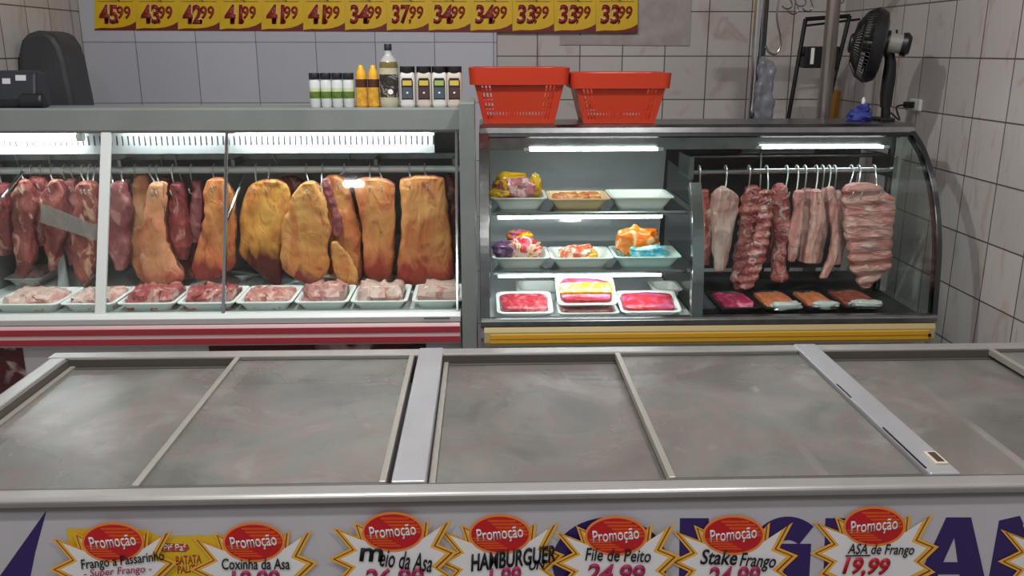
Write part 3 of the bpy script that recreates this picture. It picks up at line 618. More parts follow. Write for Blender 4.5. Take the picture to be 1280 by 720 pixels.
hang('beef_cut', 'orange fat flank with red inner edge and a folded lower lobe', 'the folded orange flank', [(220, 406, 426), (235, 398, 436), (260, 405, 444), (290, 411, 452), (315, 412, 453), (338, 414, 452), (346, 424, 450), (353, 434, 446, .7)], 3.03, .05, FATO, [(431, 424)], RL, G1, seed=16, bump=.01)
hang('beef_cut', 'lower fold of orange fat tucked against the flank bottom', 'the lower orange fold', [(302, 413, 424), (318, 413, 436), (335, 415, 446), (350, 424, 448), (360, 432, 446, .7)], 2.962, .03, FATY, [], RL, G1, seed=26, bump=.007)
hang('beef_cut', 'narrow rectangular orange fat slab, second from the right end', 'the narrow rectangular slab', [(224, 446, 482), (230, 443, 493), (245, 445, 494), (280, 453, 494), (320, 455, 492), (338, 455, 490), (346, 460, 486, .8)], 3.0, .055, FATO, [(463, 463), (475, 478)], RL, G1, seed=17, bump=.005, sq=4)
hang('beef_cut', 'largest rectangular orange fat slab at the right end of the rail', 'the largest rectangular slab', [(222, 508, 553), (228, 501, 556), (260, 502, 559), (300, 502, 564), (325, 497, 566), (344, 498, 567), (354, 508, 562, .8)], 3.0, .065, FATO, [(512, 513), (531, 534)], RL, G1, seed=18, bump=.006, sq=4)
hang('beef_cut', 'dark red strip squeezed between the largest slab and the end post', 'the end dark strip', [(217, 556, 566), (250, 556, 571), (290, 560, 571), (318, 562, 570, .8)], 3.09, .05, BEEF, [], RL, G1, seed=19, bump=.009)
hang('beef_cut', 'pink piece showing behind the two yellow fat pieces', 'the pink rear piece', [(221, 352, 374), (235, 350, 388), (270, 356, 392), (300, 360, 390)], 3.13, .05, BEEFP, [(345, 356)], RL2, G1, seed=20, bump=.009)
hang('beef_cut', 'ragged maroon lean strip along the left edge of the folded flank', 'the ragged maroon strip', [(224, 404, 411), (240, 405, 417), (262, 412, 424), (284, 416, 428), (296, 416, 424, .7)], 2.985, .018, MARO, [(404, 402)], RL, G1, seed=21, bump=.01)
hang('beef_cut', 'streaky beef strip in the rear row near the left photo edge', 'the streaky rear strip', [(222, 24, 36), (250, 20, 38), (290, 22, 38), (322, 26, 36, .7)], 3.12, .04, BEEFP, [(26, 29)], RL2, G1, seed=61, bump=.012)
hang('beef_cut', 'narrow beef strip with white streaks between the third and fourth pieces', 'the narrow streaked strip', [(220, 62, 74), (250, 60, 76), (290, 62, 74), (316, 64, 72, .7)], 3.12, .04, BEEFP, [(66, 68)], RL2, G1, seed=62, bump=.012)
hang('beef_cut', 'dark strip hanging behind the longest beef cut', 'the strip behind the longest cut', [(221, 90, 106), (250, 88, 108), (300, 92, 108), (340, 96, 106, .7)], 3.13, .04, BEEF2, [(94, 97)], RL2, G1, seed=63, bump=.012)
hang('beef_cut', 'thin pale-streaked beef strip left of the orange-edged cut', 'the thin pale-streaked strip', [(223, 154, 166), (250, 152, 168), (290, 152, 168), (326, 156, 166, .7)], 3.1, .035, BEEFP, [(162, 160)], RL2, G1, seed=64, bump=.01)
hang('beef_cut', 'dark beef filling the gap behind the flaring peach slab', 'the dark beef behind the slab', [(221, 200, 216), (250, 196, 216), (290, 200, 222), (320, 206, 224)], 3.13, .05, BEEFP, [(205, 206)], RL2, G1, seed=22, bump=.009)
hang('beef_cut', 'dark rear beef between the folded flank and the rectangular slab', 'the dark rear beef', [(220, 430, 444), (250, 434, 452), (300, 440, 460), (325, 444, 458)], 3.13, .05, BEEF, [(438, 438)], RL2, G1, seed=23, bump=.009)
hang('beef_cut', 'dark beef in the rear row behind the white mullion', 'the beef behind the mullion', [(226, 122, 142), (250, 120, 144), (290, 122, 142), (312, 126, 138)], 3.1, .05, BEEF, [(128, 130)], RL2, G1, seed=24, bump=.009)
# hazy sheet imitating a ceiling light reflection, and a white upright card
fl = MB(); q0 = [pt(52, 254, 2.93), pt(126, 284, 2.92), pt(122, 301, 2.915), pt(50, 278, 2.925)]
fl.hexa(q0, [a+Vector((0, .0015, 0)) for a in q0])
tag(fl.build('glass_reflection', glass('reflection_haze', (225, 215, 210), 1.2, .26), origin=q0[0]), 'translucent sheet imitating a ceiling light reflection across the beef left of the mullion', 'reflection')
up_ = MB(); q0 = [pt(71, 355, 3.07), pt(86, 355, 3.07), pt(79, 318, 3.09), pt(72, 326, 3.09)]
for q in q0[:2]: q.z = .772
up_.hexa(q0, [a+Vector((0, .012, 0)) for a in q0])
tag(up_.build('tray_divider', mat('pale_divider', (196, 204, 202), .4), origin=q0[0], bevel=.002), 'small white upright divider standing behind the left trays', 'divider')
# ------------------------------------------------------------------ trays in the left case
PKM = [patch_mat('packed_pork_%s' % n, st_, 16, .3, 1.5) for n, st_ in (
  ('pink', [(.3, (176, 96, 96)), (.48, (206, 142, 136)), (.6, (226, 188, 180)), (.75, (150, 60, 66))]),
  ('pale', [(.3, (214, 170, 160)), (.5, (226, 196, 186)), (.62, (198, 130, 122)), (.75, (236, 220, 214))]),
  ('red', [(.3, (150, 58, 66)), (.48, (186, 92, 92)), (.62, (222, 180, 172)), (.75, (120, 40, 48))]))]
trm = mat('foam_tray', (238, 240, 238), .45)
def meat_tray(u0, u1, v0, v1, m, label, pieces=4, h=.03, hill=.035, z=.772, trm_=None, y0=None, y1=None, film=True, seed=0, group='wrapped meat trays in the left case', flat=False):
    a = ptz(u0, v1, z+h); b = ptz(u1, v1, z+h); c = ptz((u0+u1)/2, v0, z+h)
    ya = a.y if y0 is None else y0; yb = c.y if y1 is None else y1
    xa, xb = a.x, b.x
    if z > .75: ya = max(ya, 2.752); yb = min(yb, 2.972) if yb < 3.09 else yb
    else: ya = max(ya, 2.786); yb = min(yb, 3.03)
    if y0 is not None: xa = pt(u0, v1, y0).x; xb = pt(u1, v1, y0).x
    t = thing('meat_tray', label, 'meat tray', ((xa+xb)/2, (ya+yb)/2, z), group)
    tray_mb(xa+.008, xb-.008, ya+.009, yb-.008, z, h).build('tray', trm_ or trm, t, smooth=True)
    w_ = xb-xa; d_ = yb-ya
    def keep(mb):
        for q in mb.v: q.x = min(max(q.x, xa+.018), xb-.018); q.y = min(max(q.y, ya+.018), yb-.018); q.z = max(q.z, z+.0045)
    for i in range(pieces):
        f = (i+.5)/pieces; mb = MB()
        if flat: lump(mb, (xa+w_*(.13+.74*f), (ya+yb)/2, z+h*.75), w_*.42/pieces+.012, d_*.38, hill*.6, seed*11+i, .18, 16, 10, 3)
        else: lump(mb, (xa+w_*(.15+.7*f), (ya+yb)/2+.01*math.sin(i*2.1+seed), z+h*.7), w_*.46/pieces+.012, d_*.38, hill*.9, seed*11+i, .35, 16, 10, 2.5)
        keep(mb); mb.build('meat_piece', m, t, smooth=True)
    if film and hill > .04:
        mb = MB(); lump(mb, ((xa+xb)/2, (ya+yb)/2, z+h), w_*.485, d_*.485, hill*1.12, seed, .05, 22, 12, 3.2); keep(mb); mb.build('film', M['film'], t, smooth=True)
    return t
meat_tray(-26, 60, 356, 388, PKM[1], 'white tray of pale meat at the left photo edge, front row', 3, seed=1)
meat_tray(2, 50, 333, 350, PKM[1], 'white tray of pink meat behind the leftmost front tray', 3, seed=2)
meat_tray(62, 131, 357, 388, PKM[1], 'white tray of pale pork under the longest beef cut', 3, hill=.03, seed=3)
meat_tray(133, 207, 357, 389, PKM[2], 'tray of sliced dark pork right of the white mullion', 5, hill=.045, seed=4)
meat_tray(209, 283, 357, 389, PKM[2], 'tray of pink and red cuts left of the thin mullion', 4, hill=.045, seed=5)
meat_tray(285, 358, 356, 388, PKM[0], 'deep white tray of pink trimmings right of the thin mullion', 4, hill=.03, seed=6)
meat_tray(360, 430, 352, 388, PKM[0], 'tray of two glossy wrapped cuts under the notched yellow piece', 2, hill=.056, seed=7)
meat_tray(432, 506, 352, 388, PKM[1], 'tray of wrapped trotters under the narrow rectangular slab', 3, hill=.05, seed=8)
meat_tray(512, 577, 354, 386, PKM[1], 'tray with one striped wrapped joint under the largest slab', 1, hill=.05, seed=9)
# ------------------------------------------------------------------ RIGHT CURVED CASE
RX0, RX1 = -.015, 1.50
PR = [(2.73, .745), (2.735, .80), (2.742, .87), (2.755, .965), (2.785, 1.06), (2.828, 1.145), (2.885, 1.22), (2.95, 1.28), (3.03, 1.325)]
def prof_y(z):
    for (y0, z0), (y1, z1) in zip(PR, PR[1:]):
        if z <= z1: return y0+(y1-y0)*(z-z0)/(z1-z0)
    return PR[-1][0]
PRs = catmull([list(p) for p in PR], 32)
rc = thing('curved_display_case', 'curved-glass chilled display case with yellow bumper, on the right', 'display case', ((RX0+RX1)/2, 3.05, 0))
MB().prism([(2.77, .06), (2.77, .655), (2.74, .68), (2.74, .715), (3.45, .715), (3.45, .06)], RX0, RX1, 'x').build('base_cabinet', _m['white_cabinet'], rc)
MB().box(RX0+.03, RX1-.03, 2.8, 3.4, 0, .06).build('plinth', M['black'], rc)
MB().box(RX0+.01, .70, 2.78, 3.4, .715, .732).build('floor_tray', _m['white_floor_tray'], rc)
MB().box(.70, RX1-.02, 2.78, 3.4, .715, .732).build('floor_tray', M['dark'], rc)
MB().prism([(2.712, .728), (2.71, .745), (2.72, .752), (2.745, .752), (2.78, .732), (2.78, .716), (2.74, .716)], RX0, RX1, 'x').build('front_lip', M['steel'], rc, bevel=.002)
bu2 = MB().prism([(2.74, .655), (2.71, .66), (2.704, .675), (2.704, .71), (2.712, .724), (2.74, .728)], RX0+.01, RX1-.005, 'x').build('bumper', mat('bumper_beige', (176, 158, 110), .4), rc, bevel=.002)
MB().box(RX0+.03, RX1-.025, 2.7015, 2.71, .671, .704).build('yellow_stripe', M['yellow'], bu2, bevel=.003)
MB().box(RX0+.03, RX1-.025, 2.7008, 2.703, .686, .689).build('stripe_groove', mat('ochre', (156, 110, 22), .5), bu2)
MB().box(RX1-.03, RX1-.02, 2.7005, 2.71, .682, .692).build('end_plug', M['black'], bu2)
def curve_band(name, x0, x1, m, inset=0.0, t=.012, pr=PRs, bev=.0015):
    mb = MB(); n = len(pr); vs = []; fs = []
    for i, (y, z) in enumerate(pr):
        a = Vector(pr[max(i-1, 0)]); b = Vector(pr[min(i+1, n-1)]); d = (b-a).normalized(); nrm = Vector((d.y, -d.x))   # points back / down
        for xx, k in ((x0, inset), (x1, inset), (x1, inset+t), (x0, inset+t)): vs.append((xx, y+nrm.x*k, z+nrm.y*k))
    for i in range(n-1):
        for j in range(4): fs.append((i*4+j, i*4+(j+1) % 4, (i+1)*4+(j+1) % 4, (i+1)*4+j))
    fs += [(3, 2, 1, 0), tuple((n-1)*4+j for j in range(4))]
    return mb.add(vs, fs).build(name, m, rc, bevel=bev, smooth=False)
darkchrome = mat('dark_chrome', (92, 94, 96), .2, 1)
curve_band('curved_glass', RX0+.03, RX1-.012, M['glass'], .004, .005, bev=0)
curve_band('end_frame', RX1-.012, RX1+.006, darkchrome, -.006, .034)
curve_band('end_frame', RX0-.002, RX0+.03, M['steel'], -.004, .03)
PD = [p for p in PRs if p[1] < 1.2]
curve_band('divider_frame', .683, .722, M['chrome'], .012, .03, pr=PD)
# glass partition behind the divider frame, end glass and posts
MB().prism([(p[0]+.045, p[1]) for p in PD]+[(3.3, 1.2), (3.3, .745)], .699, .704, 'x').build('partition_glass', M['glass'], rc)
MB().prism([(p[0]+.03, p[1]) for p in PRs]+[(3.1, 1.32), (3.1, .745)], RX1-.008, RX1-.003, 'x').build('end_glass', M['glass'], rc)
MB().box(RX1-.03, RX1-.002, 3.085, 3.11, .732, 1.325).build('end_post', M['chrome'], rc, bevel=.003)
MB().box(RX1-.045, RX1-.033, 3.085, 3.11, .732, 1.325).build('end_post', darkchrome, rc, bevel=.003)
MB().box(RX0, RX0+.02, 3.0, 3.36, .732, 1.3).build('side_panel', M['white'], rc)
MB().box(RX0+.02, RX0+.035, 3.04, 3.06, .732, 1.3).build('shelf_upright', M['steel'], rc)
MB().prism([(3.03, 1.316), (3.022, 1.325), (3.03, 1.343), (3.05, 1.352), (3.3, 1.352), (3.34, 1.34), (3.34, 1.31), (3.06, 1.306)], RX0, RX1+.004, 'x').build('canopy', M['steel'], rc, bevel=.002)
MB().prism([(3.028, 1.308), (3.018, 1.314), (3.024, 1.323), (3.05, 1.318), (3.05, 1.306)], RX0+.01, RX1-.005, 'x').build('canopy_trim', M['blackmetal'], rc)
MB().prism([(3.33, 1.32), (3.345, 1.32), (3.44, .74), (3.425, .74)], RX0+.01, .70, 'x').build('back_panel', mat('polished_back', (186, 190, 190), .3, .15, noise_amt=10), rc)
MB().prism([(3.33, 1.32), (3.345, 1.32), (3.44, .74), (3.425, .74)], .70, RX1-.04, 'x').build('back_panel', mat('dark_back', (70, 68, 68), .3, .4), rc)
MB().box(.98, 1.26, 3.30, 3.325, 1.22, 1.3).build('rear_rail_plate', M['steel'], rc)
# canopy lamps
a = pt(662, 187, 3.06); b = pt(822, 186, 3.06)
tubelamp('lamp_tube', (a.x, 3.06, a.z), (b.x, 3.06, a.z), .0055, M['led'], rc)
a = pt(952, 184, 3.06); b = pt(1104, 183, 3.06)
tubelamp('lamp_tube', (a.x, 3.06, a.z), (b.x, 3.06, a.z), .005, M['lowled'], rc)
MB().box(RX0+.02, RX1-.05, 3.074, 3.1, 1.262, 1.306).build('lamp_channel', M['steel'], rc, bevel=.002)
# shelves
for zs, yf in ((1.082, 2.86), (.886, 2.83)):
    sh = MB().prism([(yf, zs-.014), (yf-.004, zs-.006), (yf, zs), (3.3, zs), (3.3, zs-.005), (yf+.02, zs-.006), (yf+.02, zs-.014)], RX0+.038, .682, 'x').build('shelf', M['chrome'], rc, bevel=.001)
    tubelamp('shelf_lamp', (RX0+.06, yf+.03, zs-.023), (.60, yf+.03, zs-.023), .0075, M['led'], sh, caps=False)
MB().tube([(.74, 3.06, 1.184), (RX1-.035, 3.06, 1.190)], .011, 12).build('meat_rail', M['chrome'], rc, smooth=True)
MB().tube([(.75, 3.2, 1.222), (RX1-.04, 3.2, 1.226)], .009, 10).build('rear_rail', M['steel'], rc, smooth=True)
MB().box(RX1-.05, RX1-.036, 3.04, 3.22, 1.16, 1.24).build('rail_bracket', M['steel'], rc, bevel=.002)
MB().box(.722, .738, 3.04, 3.22, 1.16, 1.24).build('rail_bracket', M['steel'], rc, bevel=.002)
# ---- meat in the right case
RR = (3.06, 1.187); G2 = 'meat hanging in the right case'
hang('pork_cut', 'dark red chunk beside the curved chrome divider', 'the chunk beside the divider', [(238, 876, 886), (270, 876, 893), (300, 876, 889), (330, 877, 886, .8)], 3.075, .04, BEEFP, [874], RR, G2, seed=31, bump=.012)
hang('pork_cut', 'pale grey-pink loin with a rind, second from the divider', 'the pale loin', [(234, 898, 908), (244, 890, 921), (262, 889, 922), (290, 890, 915), (320, 891, 910), (338, 894, 906, .8)], 2.985, .05, PORKP, [907], RR, G2, seed=32, bump=.008)
hang('rib_strip', 'long dark rib strip with meaty knob on top', 'the dark rib strip', [(234, 934, 950), (248, 928, 956), (280, 924, 946), (320, 917, 942), (350, 914, 934), (361, 918, 930, .7)], 3.06, .045, RIB, [936], RR, G2, seed=33, bump=.008, ridge=.0035, ridge_n=9)
hang('rib_strip', 'long pale rib strip crossing in front of the dark one', 'the pale rib strip', [(240, 950, 968), (258, 948, 966), (290, 944, 962), (325, 932, 956), (350, 924, 946), (360, 926, 940, .7)], 2.965, .035, RIB, [(958, 960)], RR, G2, seed=34, bump=.006, ridge=.0035, ridge_n=11)
hang('pork_cut', 'pork leg with a narrow shank and foot at the bottom', 'the pork leg', [(231, 968, 982), (244, 963, 986), (270, 963, 986), (292, 967, 985), (308, 969, 982), (330, 966, 981), (345, 963, 984), (352, 968, 980, .7)], 3.02, .055, RIB, [983], RR, G2, seed=35, bump=.009)
strips = [([(239, 994, 1005), (270, 990, 1003), (305, 986, 999), (326, 984, 993, .7)], 996, 'leftmost thin pork belly strip, tapering to a point'),
 ([(237, 1003, 1017), (270, 1001, 1015), (305, 997, 1011), (326, 998, 1007, .7)], 1006, 'second thin pork belly strip from the left, white rind'),
 ([(238, 1014, 1027), (270, 1012, 1029), (305, 1006, 1024), (328, 1005, 1021, .8)], 1020, 'wide flat pork belly strip in the middle of the row'),
 ([(236, 1026, 1036), (270, 1024, 1036), (305, 1016, 1030), (328, 1012, 1024, .8)], 1028, 'pork belly strip just right of the wide flat one'),
 ([(235, 1033, 1043), (265, 1035, 1046), (295, 1039, 1049), (322, 1034, 1046), (347, 1024, 1033, .7)], 1036, 'longest curling pork belly strip, reaching lowest'),
 ([(239, 1042, 1053), (270, 1044, 1056), (300, 1046, 1057), (330, 1036, 1050, .7)], 1043, 'pork belly strip touching the large rib rack')]
for i, (rw, hx, lb) in enumerate(strips):
    hang('belly_strip', lb, 'the '+lb.split(',')[0], rw, 3.0+.045*(i % 2)+.008*i*(i % 2), .05, PORK if i % 2 == 0 else PORKP, [hx], RR, G2, seed=40+i, bump=.005)
hang('rib_rack', 'large pink rib rack with ridged bones near the right end', 'the large rib rack', [(231, 1056, 1097), (240, 1053, 1108), (255, 1054, 1119), (290, 1056, 1115), (318, 1060, 1113), (336, 1064, 1110), (348, 1070, 1096, .8), (359, 1074, 1084, .7)], 2.99, .05, RIBL, [(1064, 1062), (1073, 1073), (1092, 1096)], RR, G2, seed=50, bump=.006, ridge=.0042, ridge_n=9, sq=3.6)
hang('pork_cut', 'pink meat in the rear row behind the rib strips', 'the rear pink meat', [(238, 938, 966), (270, 940, 972), (300, 946, 972), (326, 950, 968)], 3.17, .05, BEEF, [(948, 950)], (3.2, 1.224), G2, seed=51, bump=.009)
# ---- black trays on the dark floor
btm = mat('black_tray', (30, 31, 33), .35)
def dark_tray(u0, u1, v0, v1, m, label, seed, foil=False, pieces=2, bare=False):
    t = meat_tray(u0, u1, v0, v1, m, label, 0 if bare else pieces, .026, .03, .732, m if bare else btm, film=False, seed=seed, group='black meat trays in the right case', flat=True)
    if foil:
        a = ptz(u0+8, v1-5, .765); b = ptz(u1-6, v1-5, .765); mb = MB(); lump(mb, ((a.x+b.x)/2, a.y+.02, .764), (b.x-a.x)/2, .02, .013, seed, .3, 24, 12, 3.2)
        mb.build('foil_label', mat('crinkled_foil', (226, 226, 224), .3, .3), t, smooth=True)
    return t
ORA = patch_mat('orange_mince', [(.3, (190, 96, 60)), (.5, (214, 124, 84)), (.7, (226, 150, 112))], 30, .35)
MAG = patch_mat('magenta_pack', [(.3, (150, 30, 66)), (.5, (200, 54, 96)), (.68, (224, 120, 150)), (.8, (236, 200, 210))], 18, .25)
dark_tray(880, 901, 366, 391, mat('empty_tray_lining', (62, 68, 74), .35), 'empty black tray beside the curved chrome divider', 60, bare=True)
dark_tray(903, 957, 364, 389, MAG, 'black tray with bright magenta wrapped meat', 61)
dark_tray(958, 1010, 363, 389, ORA, 'black tray of orange meat with white foil edge, under the pork leg', 62, True)
dark_tray(1011, 1057, 363, 388, ORA, 'narrow black tray of orange meat under the belly strips', 63, True)
dark_tray(1058, 1112, 361, 387, patch_mat('dark_orange_meat', [(.3, (120, 54, 44)), (.5, (150, 76, 60)), (.7, (186, 104, 82))], 20, .35), 'black tray of reddish meat under the large rib rack', 64, True)
# ---- tubs on the shelves
tubm = mat('milky_tub', (228, 230, 222), .3); tubg = mat('milky_green_tub', (206, 230, 222), .3)
def tub(u0, u1, Yf, z, d, h, label, m=None, name='plastic_tub', group='white plastic tubs on the chilled shelves'):
    a = pt(u0, 250, Yf); b = pt(u1, 250, Yf)
    vz = [pt(u0, v, Yf) for v in (250, 330)]
    # use the column position at the tub's own height
    def xat(u):
        lo, hi = 100, 500
        for _ in range(40):
            mid = (lo+hi)/2
            if pt(u, mid, Yf).z > z+h: lo = mid
            else: hi = mid
        return pt(u, lo, Yf).x
    xa, xb = xat(u0), xat(u1)
    o = tray_mb(xa+.008, xb-.008, Yf, Yf+d, z, h, .022, .003, .007).build(name, m or tubm, smooth=True, origin=((xa+xb)/2, Yf+d/2, z))
    tag(o, label, 'tub', group); return xa, xb
def bag(name, label, cat, parts, group='bags of meat in the shelf tubs'):
    c = parts[0][0]; t = thing(name, label, cat, c, group)
    for i, (cc, r, m, sd, nm) in enumerate(parts):
        mb = MB(); lump(mb, cc, r[0], r[1], r[2], sd, .32, 22, 14, 2.5); mb.build(nm, m, t, smooth=True)
    return t
Z1, Z2, Z3 = 1.0822, .8862, .7322
bagA = patch_mat('bag_yellow_red', [(.32, (214, 164, 30)), (.45, (226, 178, 34)), (.5, (186, 60, 44)), (.58, (168, 84, 104)), (.7, (196, 130, 146))], 11, .22)
bagP = patch_mat('bag_pink_film', [(.3, (168, 84, 96)), (.5, (196, 120, 130)), (.62, (220, 190, 186)), (.75, (206, 150, 60))], 16, .2)
bagY = mat('yellow_bag_plastic', (220, 170, 26), .25, noise_amt=20, nscale=20)
bagR = patch_mat('bag_red_white', [(.3, (196, 40, 56)), (.44, (214, 70, 80)), (.5, (236, 214, 200)), (.6, (226, 160, 52)), (.72, (200, 60, 110))], 13, .22)
bagL = patch_mat('bag_red_film', [(.3, (206, 60, 50)), (.46, (226, 120, 80)), (.55, (240, 220, 200)), (.68, (230, 170, 70))], 16, .2)
bagO = patch_mat('bag_orange', [(.3, (224, 96, 16)), (.48, (232, 126, 30)), (.56, (236, 176, 120)), (.66, (240, 214, 180)), (.78, (226, 104, 24))], 12, .22)
bagC = patch_mat('bag_cyan', [(.3, (40, 150, 180)), (.48, (84, 184, 206)), (.6, (190, 226, 228)), (.75, (40, 160, 186))], 14, .22)
bagV = mat('purple_bag', (110, 66, 110), .25, noise_amt=14, nscale=20)
xa, xb = tub(613, 685, 2.875, Z1, .17, .04, 'white tub holding the yellow and red bag, top shelf left')
w_ = xb-xa
bag('meat_bag', 'yellow and pink plastic meat bag in the top left tub', 'bag', [
  (Vector((xa+.06, 2.96, Z1+.06)), (.055, .06, .03), bagA, 3, 'bag_body'), (Vector((xa+.1, 2.94, Z1+.066)), (.05, .06, .034), bagP, 4, 'bag_print'), (Vector((xa+.155, 2.98, Z1+.066)), (.022, .05, .04), bagY, 5, 'bag_corner'), (Vector((xa+.02, 2.91, Z1+.05)), (.025, .022, .018), bagY, 6, 'bag_corner'), (Vector((xa+.075, 3.0, Z1+.092)), (.05, .03, .02), bagY, 7, 'bag_corner')])
xa, xb = tub(686, 764, 2.875, Z1, .17, .036, 'shallow amber tub of seasoned chicken, top shelf middle', mat('amber_tub', (224, 194, 150), .3))
orng = patch_mat('seasoned_chicken', [(.3, (190, 90, 40)), (.5, (220, 130, 64)), (.62, (226, 160, 84)), (.75, (170, 110, 90))], 14, .22)
t = thing('seasoned_chicken', 'orange seasoned chicken filling the middle tub of the top shelf', 'chicken', ((xa+xb)/2, 2.95, Z1), 'bags of meat in the shelf tubs')
for i in range(4):
    mb = MB(); lump(mb, (xa+.035+.038*i+.01, 2.955+.01*(i % 2), Z1+.026), .03, .055, .02, i+70, .25, 16, 10, 2.6); mb.build('chicken_piece', orng, t, smooth=True)
tub(764, 844, 2.875, Z1, .17, .04, 'empty white tub at the right of the top shelf')
xa, xb = tub(615, 688, 2.845, Z2, .17, .038, 'white tub with a red bag, middle shelf left')
bag('meat_bag', 'red, yellow and white sausage bag in the middle shelf left tub', 'bag', [
  (Vector((xa+.11, 2.93, Z2+.055)), (.06, .05, .036), bagR, 11, 'bag_body'), (Vector((xa+.04, 2.92, Z2+.052)), (.036, .045, .026), bagV, 12, 'bag_side'), (Vector((xa+.1, 2.98, Z2+.09)), (.042, .03, .018), bagA, 13, 'bag_fold')])
xa, xb = tub(688, 768, 2.845, Z2, .17, .036, 'white tub with a low red and white bag, middle of the middle shelf')
bag('meat_bag', 'low red and white striped bag in the middle shelf centre tub', 'bag', [(Vector((xa+.1, 2.93, Z2+.036)), (.06, .05, .026), bagL, 15, 'bag_body'), (Vector((xa+.145, 2.92, Z2+.034)), (.024, .035, .018), mat('yellow_film', (232, 176, 56), .25), 16, 'bag_fold')])
xa, xb = tub(768, 853, 2.845, Z2, .17, .038, 'pale green tub with an orange and blue bag, middle shelf right', tubg)
bag('meat_bag', 'bright orange and cyan bag in the pale green tub', 'bag', [(Vector((xa+.1, 2.95, Z2+.07)), (.075, .055, .05), bagO, 18, 'bag_body'), (Vector((xa+.125, 2.905, Z2+.043)), (.062, .035, .026), bagC, 19, 'bag_print')])
def pack(u0, u1, v1, v0, m, label, seed, lean=0, y0=2.765, d=.15, base=0, pm2=None):
    xa = pt(u0, 385, y0).x; xb = pt(u1, 385, y0).x; z = Z3+base
    t = thing('meat_pack', label, 'meat pack', ((xa+xb)/2, y0+d/2, z), 'flat packs on the case floor')
    tr_ = tray_mb(xa+.006, xb-.006, y0, y0+d, z, .018, .012, .003, .006).build('tray', trm, t, smooth=True)
    mb = MB(); lump(mb, ((xa+xb)/2, y0+d/2, z+.016), (xb-xa)*.42, d*.4, .012, seed, .1, 24, 10, 5); me_ = mb.build('meat', m, t, smooth=True)
    parts = [tr_, me_]
    if pm2:
        mb = MB(); lump(mb, ((xa+xb)/2, y0+d*.5, z+.02), (xb-xa)*.44, d*.2, .014, seed+1, .08, 24, 10, 6); parts.append(mb.build('label_band', pm2, t, smooth=True))
    for q in parts[1:]:
        for vv in q.data.vertices: vv.co.z = max(vv.co.z, .0045)
    t.rotation_euler = (lean, 0, 0)
    return t
redm = patch_mat('red_minced', [(.3, (160, 34, 48)), (.5, (190, 60, 72)), (.66, (214, 110, 116)), (.8, (232, 200, 198))], 22, .22)
pinkm = patch_mat('pink_red_pack', [(.3, (200, 40, 50)), (.48, (214, 64, 70)), (.6, (206, 90, 140)), (.75, (226, 140, 150))], 14, .22, 1.0, stretch=(1, 2, 1))
yel = patch_mat('yellow_label', [(.3, (232, 166, 30)), (.5, (238, 186, 52)), (.6, (244, 226, 180)), (.75, (234, 150, 40))], 14, .22)
pack(621, 692, 393, 365, redm, 'flat tray of dark red meat at the left of the case floor', 80, lean=.2, y0=2.79, base=.015)
pack(698, 775, 393, 380, patch_mat('brownish_meat', [(.35, (150, 80, 76)), (.6, (176, 112, 104))], 16, .25), 'white tray of brown-red meat beneath the yellow-labelled pack', 81, y0=2.775)
pk = pack(697, 772, 380, 353, pinkm, 'pink pack with yellow label propped on the brown-red tray', 82, lean=.4, y0=2.795, base=.058, pm2=yel)
pack(776, 853, 393, 365, pinkm, 'flat tray of bright red and pink meat near the divider', 83, lean=.2, y0=2.79, base=.015)
a = pt(842, 380, 2.9); 
tag(tray_mb(.60, .69, 2.94, 3.06, Z3, .05, .012).build('plastic_tub', tubm, smooth=True, origin=(.64, 3.0, Z3)), 'small white tub behind the bright red tray by the divider', 'tub', 'white plastic tubs on the chilled shelves')
tag(tray_mb(.12, .27, 2.98, 3.12, Z3, .04, .012).build('plastic_tub', tubm, smooth=True, origin=(.2, 3.05, Z3)), 'white tub at the back of the case floor behind the dark red tray', 'tub', 'white plastic tubs on the chilled shelves')
